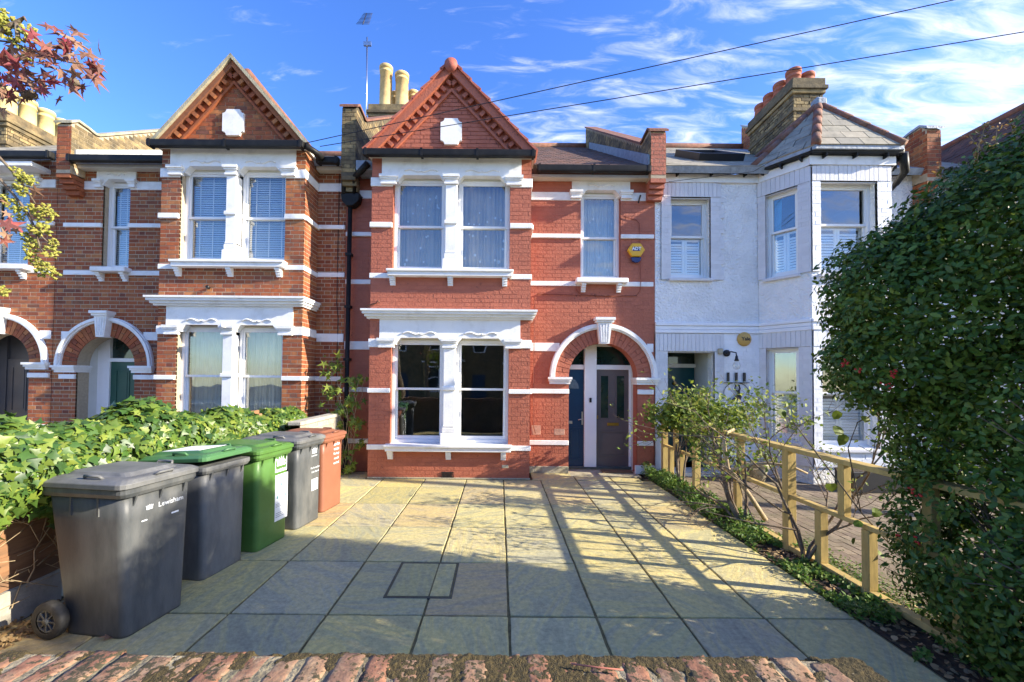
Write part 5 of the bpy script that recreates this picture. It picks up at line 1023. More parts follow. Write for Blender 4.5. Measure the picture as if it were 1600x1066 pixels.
# ================================================================= LEFT BOUNDARY FENCE
lf = empty('boundary_fence', (-3.55, 4.2, 0), 'old weathered wooden board fence on a concrete gravel board, under the ivy on the left', 'fence')
for k, (ya, yb) in enumerate(((1.5, 3.38), (3.52, 5.4), (5.5, 6.1))):
    m = MB(); m.box(-3.53, -3.49, ya, yb, -.02, .24); m.build('gravel_board', M_conc, lf, bevel=.006)
    for i in range(9):
        z = .245+i*.115; m = MB(); n = 10; pts = []
        for q in range(n+1): y = ya+(yb-ya)*q/n; pts.append((y, z+random.uniform(-.02, .012)))
        poly = pts+[(yb, z+.135), (ya, z+.135)]; m.prism(poly, frame((0, 0, 0), (0, 1, 0), ZP, (1, 0, 0)), -3.53+.004*(i % 2), -3.505+.008*(i % 2)); m.build('board', M_oldwood, lf)
    m = MB(); m.box(-3.50, -3.475, ya+.55, ya+.62, .24, 1.25); m.build('batten', M_oldwood, lf)
for y in (1.45, 3.45, 5.45): m = MB(); m.box(-3.56, -3.46, y-.045, y+.045, 0, 1.32); m.build('post', M_conc, lf, bevel=.008)
lw = empty('garden_wall', (-3.0, 6.9, 0), 'low pale block wall with flat coping beside the brown bin and downpipe', 'wall')
brickwork(lw, frame((-2.93, 0, 0), (0, 1, 0), ZP, (1, 0, 0)), (6.15, 7.62), 0, 1.07, [], mat('pale_block', (.33, .30, .24), .95, .2, 8, .01, 40, rnd=.15), M_conc, nind=60, thick=.14, Lb=.42, course=.2, gap=.015, bond='stretcher', proud=.004)
brickwork(lw, frame((0, 6.15, 0), (1, 0, 0), ZP, (0, -1, 0)), (-3.07, -2.93), 0, 1.07, [], M_conc, M_conc, bricks=False, back=True, thick=.003)
m = MB(); m.box(-3.10, -2.90, 6.12, 7.64, 1.07, 1.13); m.build('coping', M_conc, lw, bevel=.01)
m = MB(); m.box(-3.0, -2.93, 7.66, 7.73, 0, 1.2); gp = m.build('post', M_conc, lw)

# ================================================================= FRONT WALL COPING
gw = empty('front_wall', (-1, 1.1, 0), 'old low front wall topped with worn mossy bricks on edge, along the bottom of the view', 'wall')
zt = 1.10; m = MB(); m.box(-3.6, .90, .97, 1.115, 0, zt-.11); m.build('wall_body', M_stock, gw)
m = MB(); m.box(-3.6, .905, .93, 1.128, zt-.115, zt-.0025); m.build('mortar_bed', mat('lichen_mortar', (.27, .225, .14), 1, .4, 25, .01, 80, dirt=(.10, .09, .04), dscale=9, damt=.8), gw)
def lumpy(x0, x1, y0, y1, z0, z1, amp, seed, nx=5, ny=14):
    m = MB(); vs = []
    for jj in range(ny+1):
        for ii in range(nx+1):
            x = x0+(x1-x0)*ii/nx; y = y0+(y1-y0)*jj/ny; e = min(ii, nx-ii, jj, ny-jj)
            q = Vector((x*30, y*30, seed)); z = z1+amp*(noise.noise(q)+.6*noise.noise(q*2.7))-(.003 if e == 0 else 0)
            vs.append((x+.004*noise.noise(q*1.3)*(e == 0), y+.012*noise.noise(q*.9+Vector((5, 0, 0)))*(e == 0), z))
    base = len(vs); fs = [(j_*(nx+1)+i_, j_*(nx+1)+i_+1, (j_+1)*(nx+1)+i_+1, (j_+1)*(nx+1)+i_) for j_ in range(ny) for i_ in range(nx)]
    edge = [i_ for i_ in range(nx+1)]+[j_*(nx+1)+nx for j_ in range(1, ny+1)]+[ny*(nx+1)+i_ for i_ in range(nx-1, -1, -1)]+[j_*(nx+1) for j_ in range(ny-1, 0, -1)]
    vs += [(vs[e][0], vs[e][1], z0) for e in edge]; n = len(edge); fs += [(edge[(i_+1) % n], edge[i_], base+i_, base+(i_+1) % n) for i_ in range(n)]
    m.add(vs, fs, True); return m
x = -3.58; i = 0
while x < .84:
    wdt = random.uniform(.062, .07); m = lumpy(x, x+wdt, .915+random.uniform(-.006, .006), 1.135+random.uniform(-.012, .012), zt-.11, zt+random.uniform(-.002, .002), .0016, i*3.3); m.build('brick', M_cope, gw); x += wdt+.011; i += 1
# moss cushions
nx_, ny_ = 1700, 70; gx_ = np.linspace(-3.2, .915, nx_); gy_ = np.linspace(.925, 1.142, ny_); vs = []
for yy in gy_:
    for xx in gx_:
        a_ = noise.noise(Vector((xx*3.3, yy*3.3, 7)))+.5*noise.noise(Vector((xx*11, yy*9, 2)))+.38*noise.noise(Vector((xx*38, yy*30, 4)))+min(.70, .32+.5*(xx+.6))
        ed = min(yy-.915, 1.15-yy)/.03; h_ = max(-.03, min(.006, a_*.05))*min(1, max(.0, ed)+.3)
        f_ = noise.noise(Vector((xx*170, yy*170, 1)))*.0022+noise.noise(Vector((xx*75, yy*75, 5)))*.003
        vs.append((xx+f_, yy+.008*noise.noise(Vector((xx*22, yy*5, 3))), zt-.006+h_+(f_ if h_ > 0 else 0)))
mo = MB(); fs = [(j_*nx_+i_, j_*nx_+i_+1, (j_+1)*nx_+i_+1, (j_+1)*nx_+i_) for j_ in range(ny_-1) for i_ in range(nx_-1) if max(vs[j_*nx_+i_][2], vs[(j_+1)*nx_+i_+1][2]) > zt-.012]
mo.add(vs, fs, True); mo.build('moss', M_mossy, gw, kind='stuff'); gw.location.y -= .07
m = MB(); m.tube([(.18, 1.02, zt+.012), (.24, 1.005, zt+.014), (.30, 1.0, zt+.012)], .0022, 4); tw = m.build('twig', mat('red_twig', (.35, .12, .08), .8), None); tag(tw, 'thin reddish twig lying on the mossy coping', 'twig')

# ================================================================= OVERHEAD WIRES AND POLE
A1 = PY(476, 224, 7.2); A2 = PY(500, 229, 7.3)
up = empty('utility_pole', (11.4, 4.4, 0), 'wooden telegraph pole out on the right carrying the overhead wires', 'utility pole')
m = MB(); m.tube([(11.4, 4.4, 0), (11.4, 4.4, 7.7)], [.15, .10], 12); m.build('pole', M_bark, up); m = MB(); m.box(11.35, 11.45, 4.0, 4.8, 7.25, 7.35); m.build('cross_arm', M_bark, up)
def wire(A, B, lab, pts_, sag=.0):
    m = MB(); m.tube([A+(B-A)*t-Vector((0, 0, sag*4*t*(1-t))) for t in np.linspace(0, 1, 14)], .0065, 5, False); o = m.build('overhead_wire', M_iron, None); tag(o, lab, 'wire')
def through(A, px, py, B): # end height at pole so that the span passes the sighted pixel
    r = ray(px, py); k = r.x/r.y; D = B-A; s = (A.x-k*A.y)/(k*D.y-D.x); Y = A.y+D.y*s; z = EYE+r.z/r.y*Y; return Vector((B.x, B.y, A.z+(z-A.z)/s))
wire(A1, through(A1, 1490, 0, Vector((11.4, 4.4, 7))), 'upper of the two long black wires crossing in front of the red gable', None)
wire(A2, through(A2, 1600, 50, Vector((11.4, 4.5, 7))), 'lower of the two long black wires, passing right of the red gable', None)
B3 = PY(1225, 232, 7.3); m = MB(); m.tube([Vector((3.1, 7.6, 5.45)), Vector((4.6, 7.5, 5.60)), B3+Vector((0, -.05, -.1))], .005, 5); wr = m.build('overhead_wire', M_iron, None); tag(wr, 'thin cable sagging across the top of the white house wall', 'wire')

# ================================================================= PLANTS
def seg_tree(start, dirv, length, r, depth, rng, m, tips, spread=.5, nk=(2, 3), grav=0., shrink=.7, wob=.25, nseg=5):
    p = Vector(start); d = Vector(dirv).normalized(); pts = [p.copy()]
    for i in range(nseg):
        d = (d+Vector((rng.uniform(-1, 1), rng.uniform(-1, 1), rng.uniform(-1, 1)))*wob+Vector((0, 0, grav))).normalized(); p = p+d*(length/nseg); pts.append(p.copy())
        if depth <= 1: tips.append((p.copy(), d.copy()))
    m.tube(pts, [r*(1-.45*i/nseg) for i in range(nseg+1)], 6 if r > .01 else 4, False)
    if depth <= 0: return
    for k in range(rng.randint(*nk)):
        q = rng.randint(max(1, nseg-3), nseg); dd = (d+Vector((rng.uniform(-1, 1), rng.uniform(-1, 1), rng.uniform(-.8, 1)))*spread*1.6).normalized()
        seg_tree(pts[q], dd, length*shrink*rng.uniform(.75, 1.2), r*.58, depth-1, rng, m, tips, spread, nk, grav, shrink, wob, nseg)
def leaves_at(tips, n, jitter, rng):
    idx = [rng.randrange(len(tips)) for _ in range(n)]; p = np.array([tips[i][0] for i in idx])+np.random.normal(0, jitter, (n, 3)); nr = np.tile([0., -.5, .8], (n, 1)); return p, leaf_mats(n, nr, .6, .3)
# ---- ivy on the left fence
iv = empty('ivy', (-3.45, 4.4, .9), 'thick mass of glossy green and yellow ivy covering the top of the left boundary fence', 'ivy')
n = 19000; ys = np.random.uniform(1.6, 7.2, n); th = np.random.uniform(-.9, 3.3, n)
topz = np.interp(ys, [1.6, 3, 4.2, 5.2, 6.2, 7.2], [1.40, 1.41, 1.44, 1.33, 1.26, 1.20])+.05*np.sin(ys*5)+.04*np.sin(ys*11+1); hh = np.interp(ys, [1.6, 3.2, 4, 5, 7.2], [.30, .32, .32, .28, .20]); ww = np.interp(ys, [1.6, 4, 7.2], [.34, .34, .22])
rad = np.random.uniform(.80, 1.06, n)+.10*np.sin(ys*7+th*3)
cx = -3.50+.05*np.sin(ys*3); pos = np.stack([cx+ww*np.cos(th)*rad, ys, topz-hh+hh*np.sin(th)*rad*np.where(th < 0, 1.5, 1)], 1)
nr = np.stack([np.cos(th), np.random.normal(-.25, .2, n), np.sin(th)+.15], 1)
foliage(iv, 'ivy', pos, leaf_mats(n, nr, .38, .7), np.random.uniform(.04, .10, n), M_ivy, 300)
n = 1400; ys = np.random.uniform(1.8, 3.5, n); pos = np.stack([np.random.uniform(-3.47, -3.36, n), ys, np.random.uniform(.88, 1.25, n)+.08*np.sin(ys*9)], 1); foliage(iv, 'ivy', pos, leaf_mats(n, np.tile([1., -.3, .25], (n, 1)), .3, 1), np.random.uniform(.055, .09, n), M_ivy)
rng = random.Random(11); m = MB()
for q in range(16):
    y = rng.uniform(2.2, 3.5) if q < 12 else rng.uniform(3.5, 6); pts = []; z = rng.uniform(.9, 1.2); yy = y
    for i in range(9): pts.append((-3.455+rng.uniform(-.02, .04), yy, z)); z -= rng.uniform(.03, .17); yy += rng.uniform(-.14, .12)
    m.tube(pts, rng.choice([.005, .007, .004, .013]), 5, False)
for q in range(26): y = rng.uniform(2.2, 3.5); z = rng.uniform(.15, .8); m.tube([(-3.45, y, z), (-3.42+rng.uniform(0, .06), y+rng.uniform(-.15, .15), z+rng.uniform(-.1, .1)), (-3.44+rng.uniform(0, .1), y+rng.uniform(-.3, .3), z+rng.uniform(-.25, .15))], .0028, 4, False)
m.build('stem', M_palebark, iv)
# leaf litter beside the fence
n = 1500; pos = np.stack([-3.20-np.abs(np.random.normal(0, .16, n)), np.random.uniform(2.4, 4.2, n), np.random.uniform(-.003, .02, n)], 1); pos[:, 0] = np.clip(pos[:, 0], -3.47, -2.9)
o = foliage(None, 'round', pos, leaf_mats(n, np.tile([0., 0., 1.], (n, 1)), .45), np.random.uniform(.02, .045, n), M_dead, pname='leaf_litter'); o['kind'] = 'stuff'
# ---- climber at the downpipe
cl = empty('climbing_plant', (-2.85, 7.65, 0), 'straggly climber with lobed light green leaves twining up the black downpipe', 'climbing plant')
rng = random.Random(5); m = MB(); tips = []
for q in range(7):
    p = Vector((-2.82+rng.uniform(-.06, .12), 7.72, 0)); pts = [p.copy()]
    for i in range(12): p = p+Vector((rng.uniform(-.07, .07), rng.uniform(-.04, .02), rng.uniform(.08, .19))); p.x = min(max(p.x, -3.2), -2.4); p.y = min(p.y, 7.80); pts.append(p.copy()); tips.append((p.copy(), None))
    m.tube(pts, .005, 5, False)
m.build('stem', M_palebark, cl)
cen = [(-3.10, 1.95, .16, 9), (-2.94, 2.02, .12, 8), (-2.62, 1.72, .18, 18), (-3.0, 1.55, .14, 20), (-2.70, 1.35, .18, 22), (-2.92, 1.15, .18, 30), (-2.62, .95, .14, 20), (-2.90, .85, .12, 16), (-2.58, .58, .10, 10), (-2.80, .40, .10, 10), (-2.75, .15, .1, 14)]
pp = [];
for cx_, cz_, s_, k_ in cen:
    for _ in range(k_): pp.append((cx_+rng.gauss(0, s_*.6), 7.62+rng.uniform(-.14, .14), cz_+rng.gauss(0, s_*.5)))
pp = np.array(pp); foliage(cl, 'star', pp, leaf_mats(len(pp), np.tile([.2, -1., .4], (len(pp), 1)), .45, .8), np.random.uniform(.08, .15, len(pp)), M_green, 180)
# ---- the tall hedge on the right
hg = empty('hedge', (3.5, 2.3, 0), 'tall dense dark green evergreen hedge with red berries filling the right side of the view', 'hedge')
blobs = [(3.25, 2.95, 2.30, .82, .60, .72), (3.55, 2.75, 2.75, .80, .70, .62), (3.9, 2.5, 3.0, .85, .8, .68), (4.4, 2.2, 3.2, .9, .9, .8), (3.05, 3.05, 1.95, .62, .5, .42), (3.5, 2.7, 1.7, .62, .65, .6), (3.45, 2.75, 1.15, .50, .60, .60), (3.45, 2.7, .55, .48, .6, .6), (3.9, 2.2, 1.3, .6, .8, .9), (4.0, 2.2, 2.2, .9, .9, .9), (3.6, 2.2, .5, .55, .75, .6), (4.3, 1.6, 2.4, .9, .9, 1.2), (4.3, 1.5, 1.0, .8, .9, 1.0), (3.35, 2.35, .25, .42, .8, .35), (4.5, 1.2, 2.2, 1.0, .8, 1.2), (4.5, 1.1, .9, .9, .7, 1.0), (3.12, 2.75, .75, .36, .5, .85), (3.2, 2.45, .45, .38, .65, .65), (3.3, 3.0, 1.45, .45, .4, .5), (2.98, 3.05, 2.45, .52, .48, .52), (3.25, 2.95, 2.72, .5, .5, .42)]
def blob_points(blobs, n, rng_, rmin=.66, bump=.16, freq=2.6):
    vol = np.array([(b[3]*b[4]*b[5])**(2/3) for b in blobs]); ks = np.random.choice(len(blobs), n*2, p=vol/vol.sum()); B = np.array(blobs)[ks]
    d = np.random.normal(0, 1, (n*2, 3)); d /= np.linalg.norm(d, axis=1)[:, None]; fr = np.array([noise.noise(Vector(x_)*freq) for x_ in (d*B[:, 3:]+B[:, :3])])
    f2 = np.array([noise.noise(Vector(x_)*7) for x_ in (d*B[:, 3:]+B[:, :3])])
    r = (np.random.uniform(rmin, 1.03, n*2))*(1+bump*fr+.07*f2); pos = B[:, :3]+d*B[:, 3:]*r[:, None]; keep = pos[:, 2] > .03
    for b in blobs:
        q = (((pos-np.array(b[:3]))/np.array(b[3:]))**2).sum(1); keep &= ~(q < .40)
    keep &= ~((pos[:, 2] < 1.6) & (fr+f2*.8 < -.42) )
    nr = d/B[:, 3:]; nr /= np.linalg.norm(nr, axis=1)[:, None]; return pos[keep][:n], nr[keep][:n]
pos, nr = blob_points(blobs, 165000, None); nr = nr+np.array([0, -.1, .35]); n = len(pos)
foliage(hg, 'oval', pos, leaf_mats(n, nr, .55, .2), np.random.uniform(.030, .058, n), M_hedge, 300)
# upright new shoots on top
rng = random.Random(9); m = MB(); tips = []
for q in range(90):
    b = blobs[rng.choice([0, 1, 2, 3, 3, 2, 4])]; a = rng.uniform(0, 6.28); rr_ = rng.uniform(0, .85); x = b[0]+b[3]*rr_*math.cos(a); y = b[1]+b[4]*rr_*math.sin(a); z = b[2]+b[5]*math.sqrt(max(0, 1-rr_*rr_))*.96
    if any((((x-c[0])/c[3])**2+((y-c[1])/c[4])**2+((z-c[2])/c[5])**2) < .8 for c in blobs if c is not b): continue
    seg_tree((x, y, z-.05), (rng.uniform(-.5, .3), rng.uniform(-.3, .3), 1), rng.uniform(.12, .30), .004, 0, rng, m, tips, wob=.25)
m.build('shoot', M_palebark, hg); p_, R_ = leaves_at(tips, 1500, .014, rng); foliage(hg, 'oval', p_, R_, np.random.uniform(.022, .042, len(p_)), M_newleaf, pname='new_growth')
m = MB(); tips = []
for q in range(14): seg_tree((3.45+rng.uniform(-.25, .5), 2.6+rng.uniform(-.5, .4), 0), (rng.uniform(-.15, .25), rng.uniform(-.2, .1), 1), .95, .02, 3, rng, m, tips, spread=.35, wob=.12)
m.build('branch', M_bark, hg)
m = MB()
def hedge_front(px, py):
    r = ray(px, py); best = None
    for t in np.linspace(1.6, 4.2, 400):
        w_ = Vector((0, 0, EYE))+r*t
        if any((((w_.x-c[0])/c[3])**2+((w_.y-c[1])/c[4])**2+((w_.z-c[2])/c[5])**2) < 1.05 for c in blobs): return w_
    return None
for px, py in ((1314, 570), (1336, 581), (1390, 587), (1393, 583), (1418, 765), (1432, 775), (1398, 836), (1427, 842), (1384, 604), (1378, 603), (1312, 566)):
    w_ = hedge_front(px, py)
    if w_:
        for k in range(5): c = w_+Vector((rng.uniform(-.02, .02), rng.uniform(-.05, -.01), rng.uniform(-.02, .02))); m.lathe([(.0005, -.007), (.006, -.004), (.008, 0), (.006, .005), (.0005, .007)], c, 6)
m.build('berry', M_berry, hg)
# ---- rose and shrub stems in the bed
def shrub(name, label, base, stems, seed, nleaf, lsz, lm, kind='small', nind=60, extra=()):
    o = empty(name, base, label, 'shrub'); rng = random.Random(seed); m = MB(); tips = []
    for (dx_, dy_, dz_, ln, r_, dp) in stems: seg_tree(base, (dx_, dy_, dz_), ln, r_, dp, rng, m, tips, spread=.55, nk=(2, 3), wob=.2, shrink=.72)
    m.build('stem', M_bark, o); tips = [t for t in tips if t[0].z > .35]; hi = [t for t in tips if t[0].z > .75] or tips
    p_, R_ = leaves_at(hi, nleaf, .05, rng); foliage(o, kind, p_, R_, np.random.uniform(lsz*.7, lsz*1.3, len(p_)), lm, nind)
    for (cx_, cy_, cz_, rx_, rz_, nn) in extra:
        pp = np.stack([np.random.normal(cx_, rx_*.5, nn), np.random.normal(cy_, rx_*.5, nn), np.random.normal(cz_, rz_*.5, nn)], 1); foliage(o, kind, pp, leaf_mats(nn, np.tile([0, -.4, .9], (nn, 1)), .6), np.random.uniform(lsz*.7, lsz*1.3, nn), lm)
    return o
shrub('bushy_shrub', 'leafy light green shrub against the fence nearest the red pillar', Vector((3.02, 6.9, 0)), [(-.05, .1, 1, .75, .028, 3), (.1, -.1, 1, .7, .02, 3), (0, .2, 1, .8, .015, 3)], 21, 900, .075, M_green, extra=((3.05, 6.95, 1.22, .40, .22, 2300), (3.40, 6.9, 1.20, .38, .24, 1700), (3.8, 6.6, 1.22, .34, .28, 700)))
shrub('rose_bush', 'gnarled rose bush with a pale arching stem in front of the tall middle fence post', Vector((3.0, 5.15, 0)), [(-.5, .25, 1, .75, .030, 4), (-.2, .5, 1, .7, .022, 4), (.25, .1, 1, .8, .022, 4), (-.75, .5, .8, .7, .02, 3)], 33, 1300, .06, M_green, nind=120)
shrub('rose_bush', 'bare thorny rose bush with tangled twigs, closest to the tall hedge', Vector((3.0, 4.1, 0)), [(.05, .25, 1, .8, .020, 4), (.2, -.2, 1, .85, .018, 4), (.1, .6, 1, .8, .016, 4), (.35, .2, 1, .9, .018, 4)], 47, 600, .05, M_green, nind=80)
ar_ = MB(); pts = [PY(1196, 812, 5.1), PY(1172, 775, 5.05), PY(1150, 745, 5.0), PY(1137, 732, 5.0), PY(1133, 705, 5.0), PY(1131, 688, 5.0), PY(1137, 676, 5.02), PY(1147, 671, 5.05)]; ar_.tube(pts, [.03, .026, .024, .026, .022, .020, .018, .016], 8)
ar_.tube([PY(1139, 737, 5.0), PY(1170, 727, 4.9), PY(1200, 724, 4.8), PY(1235, 728, 4.7), PY(1262, 740, 4.65)], [.024, .02, .017, .014, .01], 7)
o = empty('cut_branch', PY(1196, 812, 5.1), 'pale cut branch arching up and over in front of the fence, from the bed', 'branch'); ar_.build('stem', M_palebark, o)
# larger round leaves low on the right
ll = empty('young_climber', (3.0, 3.6, 0), 'long wiry stem with a few large round green leaves, leaning beside the hedge', 'climbing plant')
m = MB(); m.tube([PY(1390, 850, 3.5), PY(1345, 800, 3.5), PY(1300, 740, 3.6), PY(1262, 690, 3.7), PY(1240, 660, 3.8)], .006, 5); m.tube([PY(1345, 800, 3.5), PY(1325, 700, 3.5), PY(1340, 660, 3.5), PY(1360, 650, 3.5)], .005, 5); m.build('stem', M_bark, ll)
pp = np.array([PY(*q) for q in ((1293, 646, 3.6), (1312, 643, 3.6), (1313, 668, 3.6), (1322, 680, 3.6), (1335, 840, 3.5), (1345, 815, 3.5), (1372, 860, 3.5), (1362, 800, 3.5), (1350, 628, 3.5), (1353, 650, 3.5), (1298, 755, 3.6), (1235, 640, 3.8), (1228, 645, 3.8), (1363, 832, 3.5))]); foliage(ll, 'round', pp, leaf_mats(len(pp), np.tile([0, -1., .5], (len(pp), 1)), .35, .8), np.random.uniform(.06, .11, len(pp)), M_green, 14)
# ---- ground cover in the bed
n = 16000; ys = np.random.uniform(2.3, 7.9, n); xs = np.random.uniform(2.70, 3.16, n); zt_ = np.interp(ys, [2.3, 4, 5, 7.9], [.07, .07, .13, .17])*(.5+.9*np.array([max(0, noise.noise(Vector((a*5, b*3, 0)))+.45) for a, b in zip(xs, ys)]))
keep = np.array([noise.noise(Vector((a*4, b*2.2, 9))) > (-.02 if b < 4.6 else -.35) for a, b in zip(xs, ys)]); pos = np.stack([xs, ys, np.random.uniform(0, 1, n)*zt_], 1)[keep]
o = foliage(None, 'small', pos, leaf_mats(len(pos), np.tile([-.2, -.3, 1.], (len(pos), 1)), .6), np.random.uniform(.025, .055, len(pos)), M_ground, pname='ground_cover')
n = 900; pos = np.stack([np.random.uniform(2.74, 3.3, n), np.random.uniform(2.2, 5.2, n), np.random.uniform(0, .03, n)], 1); foliage(None, 'round', pos, leaf_mats(n, np.tile([0, 0, 1.], (n, 1)), .4), np.random.uniform(.02, .045, n), M_dead, pname='leaf_litter')
# weeds and moss along the neighbour's side of the fence
n = 2500; xs = 3.2+np.abs(np.random.normal(0, .16, n)); ys = np.random.uniform(2.6, 4.9, n); pos = np.stack([xs, ys, np.random.uniform(0, .03, n)], 1); foliage(None, 'small', pos, leaf_mats(n, np.tile([0, 0, 1.], (n, 1)), .5), np.random.uniform(.015, .035, n), M_ground, pname='weeds')
# fallen leaves and blown petals
for (px, py, lab, mm, sz) in ((170, 1000, 'crumpled dark red leaf lying by the nearest bin', M_autumn, .09), (188, 995, 'small dark red leaf beside the crumpled one by the nearest bin', M_autumn, .05), (1446, 1035, 'pinkish fallen leaf on the dark soil under the hedge', M_autumn, .07)):
    w_ = PZ(px, py); tv, tf = LEAF['star']; me = bpy.data.meshes.new('fallen_leaf'); me.from_pydata([tuple(v*sz) for v in tv], [], tf); me.materials.append(mm); o = link('fallen_leaf', me, None, w_+Vector((0, 0, .012)), (.3, .2, 1)); tag(o, lab, 'leaf')
# planters, and an added dark box for the shadowed gap, by the neighbour's bay
for x, y, s_, mm, lab in ((4.62, 7.45, .30, M_cream, 'pale round planter standing at the foot of the white house wall'), (4.25, 7.5, .22, M_conc, 'small pale pot left of the round planter by the white house')):
    o = empty('planter', (x, y, 0), lab, 'planter'); m = MB(); m.lathe([(s_*.35, 0), (s_*.5, s_*.6), (s_*.6, s_*.95), (s_*.66, s_*1.0), (s_*.66, s_*1.1), (s_*.55, s_*1.1), (s_*.52, s_*.9)], (x, y, 0), 16); m.build('pot', mm, o); m = MB(); m.lathe([(s_*.5, s_*.9), (.001, s_*.98)], (x, y, 0), 12); m.build('soil', M_soil, o)
o = empty('shadow_gap_box', (6.3, 6.9, 0), 'long dark box added to stand for the shadowed gap under the white bay', 'planter'); m = MB(); m.box(5.7, 7.0, 6.72, 7.1, 0, .34); m.build('box', M_iron, o, bevel=.01); m = MB(); m.box(5.73, 6.97, 6.75, 7.07, .34, .345); m.build('soil', M_soil, o)  # dark box with a soil top, added in place of the shadowed gap

# ================================================================= TREES
tr = empty('tree', (-3.3, 1.3, 0), 'tree at the left edge with red and brown star leaves and yellow green seed clusters', 'tree')
m = MB(); m.tube([(-3.35, .9, 0), (-3.36, .95, 1.2), (-3.5, 1.1, 2.6), (-3.3, 1.4, 3.6), (-3.0, 1.75, 4.1)], [.11, .10, .08, .06, .04], 10); m.build('trunk', M_bark, tr)
q2 = lambda px, py, Y=2.0: PY(px, py, Y); m = MB()
m.tube([(-3.3, 1.4, 3.6), q2(-60, 60), q2(-5, 55), q2(14, 42), q2(30, 33), q2(38, 27), q2(41, 33)], [.03, .02, .012, .012, .010, .006, .004], 6); m.tube([q2(26, 36), q2(28, 60), q2(14, 80), q2(5, 90), q2(-30, 110)], [.010, .010, .009, .008, .008], 6)
m.tube([q2(-20, 62), q2(20, 66), q2(50, 80), q2(85, 92), q2(110, 98), q2(130, 100)], [.005, .004, .004, .003, .003, .002], 5); m.tube([q2(-20, 75), q2(10, 92), q2(28, 112), q2(45, 125)], .004, 5)
m.tube([(-3.4, 1.1, 3.0), q2(-40, 200), q2(0, 247), q2(22, 270), q2(40, 295), q2(55, 318)], [.02, .012, .007, .006, .005, .003], 5); m.tube([q2(-40, 250), q2(0, 280), q2(22, 305), q2(40, 328), q2(52, 352), q2(62, 385), q2(70, 400)], [.012, .007, .006, .006, .005, .004, .003], 5); m.tube([q2(45, 335), q2(60, 365), q2(82, 385)], .003, 4); m.build('branch', M_bark, tr)
clus = [(8, 35, 16), (5, 50, 14), (0, 22, 12), (42, 48, 12), (48, 60, 11), (30, 68, 9), (25, 268, 8), (35, 275, 9), (45, 282, 9), (30, 290, 8), (38, 300, 9), (12, 312, 9), (20, 322, 10), (30, 335, 9), (45, 325, 8), (58, 330, 10), (70, 325, 8), (80, 335, 8), (66, 345, 9), (50, 358, 7), (65, 360, 11), (40, 370, 8), (50, 378, 9), (45, 390, 9), (85, 380, 7), (80, 395, 10), (50, 402, 9), (60, 412, 9), (75, 420, 10), (85, 428, 8), (65, 425, 8), (2, 455, 10), (45, 96, 7), (36, 92, 7)]
for px, py, rp in clus:
    c = q2(px, py); r = rp*2/650; mm = MB(); rg = random.Random(px*7+py)
    for k in range(26):
        d = Vector((rg.gauss(0, 1), rg.gauss(0, 1), rg.gauss(0, 1))).normalized(); a = c+d*r*rg.uniform(.45, 1.0); s_ = r*rg.uniform(.22, .36); t1 = d.orthogonal().normalized()*s_; t2 = d.cross(t1).normalized()*s_*.7
        mm.add([a-t1, a+t2, a+t1, a-t2, a+d*s_*1.2, a-d*s_*.8], [(0, 1, 4), (1, 2, 4), (2, 3, 4), (3, 0, 4), (1, 0, 5), (2, 1, 5), (3, 2, 5), (0, 3, 5)])
    mm.build('seed_cluster', M_flower, tr)
lv = []; rg = random.Random(4)
for cx_, cy_, sx_, sy_, k_ in ((95, 55, 12, 10, 9), (115, 78, 12, 9, 9), (60, 80, 22, 12, 22), (100, 100, 25, 15, 22), (135, 115, 8, 14, 10), (20, 115, 22, 18, 26), (50, 135, 18, 14, 18), (10, 140, 14, 14, 12), (8, 345, 8, 6, 3), (15, 375, 9, 5, 3), (3, 325, 4, 6, 3), (60, 290, 4, 3, 1)):
    for _ in range(k_): lv.append((cx_+rg.gauss(0, sx_), cy_+rg.gauss(0, sy_), 2+rg.uniform(-.1, .1)))
pp = np.array([PY(*q) for q in lv]); foliage(tr, 'star', pp, leaf_mats(len(pp), np.tile([.3, -.8, .3], (len(pp), 1)), .9, .6), np.random.uniform(.04, .085, len(pp)), M_autumn, 200)
for px, py in ((116, 129), (50, 148), (42, 150)):
    c = q2(px, py); mm = MB()
    for k in range(50):
        d = Vector((rg.gauss(0, 1), rg.gauss(0, 1), rg.gauss(0, 1))).normalized(); t1 = d.orthogonal()*.004; mm.add([c+t1, c-t1, c+d*.034], [(0, 1, 2)])
    mm.lathe([(.001, -.02), (.02, -.01), (.022, 0), (.02, .01), (.001, .02)], c, 8); mm.build('seed_ball', M_bark, tr)
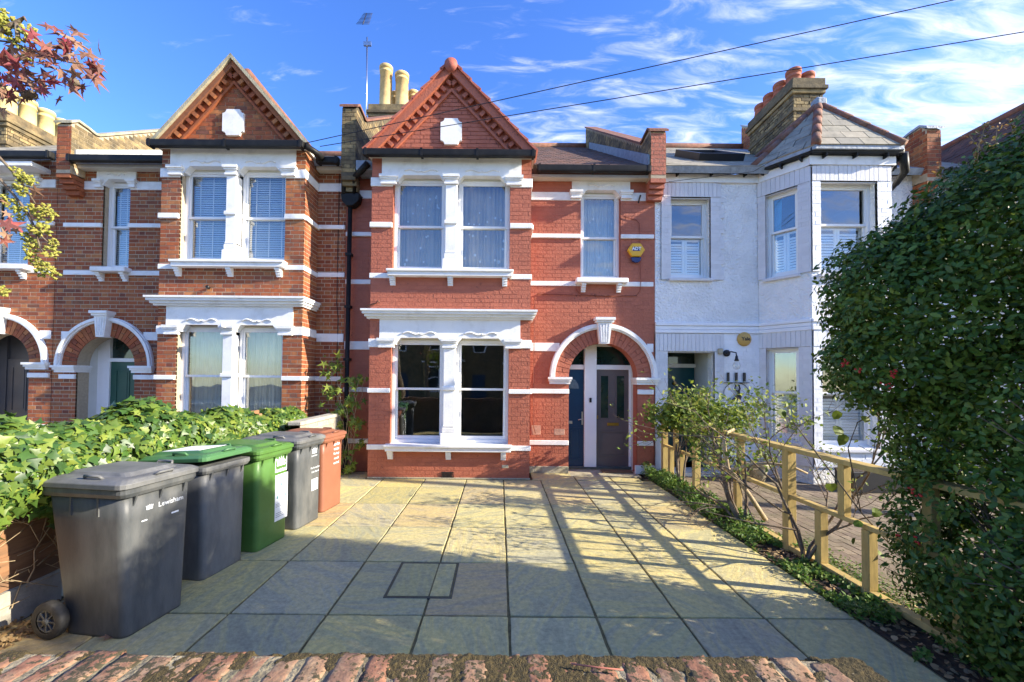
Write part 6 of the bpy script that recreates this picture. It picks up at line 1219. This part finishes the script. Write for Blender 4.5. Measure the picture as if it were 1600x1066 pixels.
# ================================================================= OPPOSITE SIDE OF THE STREET (seen in the window glass)
def far_house(x, label):
    H = empty('terraced_house', (x, -16, 0), label, 'house'); Yf = -16
    Pf = frame((0, Yf, 0), (1, 0, 0), ZP, (0, 1, 0))
    m = MB(); m.box(x-3, x+3, Yf-7, Yf, 0, 5.9); m.build('wall', M_stock, H)
    m = MB(); m.box(x-2.6, x+.2, Yf, Yf+.6, 0, 5.9); m.prism([(x-2.7, 5.9), (x+.3, 5.9), (x-1.2, 7.5)], Pf, -.5, .62); m.build('bay_wall', M_stock, H)
    m = MB(); m.add([(x-3, Yf+.2, 5.9), (x+3, Yf+.2, 5.9), (x+3, Yf-3.5, 8.2), (x-3, Yf-3.5, 8.2), (x+3, Yf-7.2, 5.9), (x-3, Yf-7.2, 5.9)], [(0, 1, 2, 3), (3, 2, 4, 5), (1, 4, 2), (0, 3, 5)]); m.build('roof', M_slate, H)
    m = MB(); m.box(x-2.8, x+.4, Yf, Yf+.75, 2.85, 3.0); m.box(x-2.7, x+.3, Yf, Yf+.66, 5.5, 5.9); m.build('cornice', M_white, H)
    for (a, b, z0, z1, d) in ((x-2.2, x-1.3, .8, 2.6, .6), (x-1.1, x-.2, .8, 2.6, .6), (x-2.2, x-1.3, 3.7, 5.4, .6), (x-1.1, x-.2, 3.7, 5.4, .6), (x+1.2, x+2.0, 3.7, 5.4, 0)):
        m = MB(); ring(a, b, z0, z1, Pf, m, .09, d, d+.05); m.fbox(Pf, a, b, (z0+z1)/2-.03, (z0+z1)/2+.03, d, d+.04); w = m.build('window', M_white2, H); m = MB(); m.fbox(Pf, a+.09, b-.09, z0+.09, z1-.09, d, d+.01); m.build('pane', M_glassdark, w)
    m = MB(); m.fbox(Pf, x+1.0, x+2.0, .05, 2.1, 0, .05); m.build('door', M_navy, H)
for x, l in ((-9, 'opposite brick terraced house, farthest left across the street'), (-3, 'opposite brick terraced house left of the one facing the drive'), (3, 'opposite brick terraced house right across from the drive'), (9, 'opposite brick terraced house, farthest right across the street')): far_house(x, l)

for x, y, lab, sd_ in ((-4.6, -11.6, 'street tree on the far pavement, left of the drive', 3), (2.2, -11.8, 'street tree on the far pavement, opposite the drive', 4)):
    tt = empty('tree', (x, y, 0), lab, 'tree'); m = MB(); m.tube([(x, y, 0), (x+.05, y, 1.8), (x, y+.1, 3.6), (x-.1, y, 5)], [.18, .15, .11, .06], 10); m.build('trunk', M_bark, tt)
    rng = random.Random(sd_); m = MB(); tips = []
    for q in range(6): seg_tree((x, y, 2.6+q*.35), (math.cos(q*2.4), math.sin(q*2.4), .9), 1.5, .05, 3, rng, m, tips, spread=.45, wob=.15)
    m.build('branch', M_bark, tt); p_, R_ = leaves_at(tips, 4500, .22, rng); foliage(tt, 'round', p_, R_, np.random.uniform(.07, .14, len(p_)), M_green)
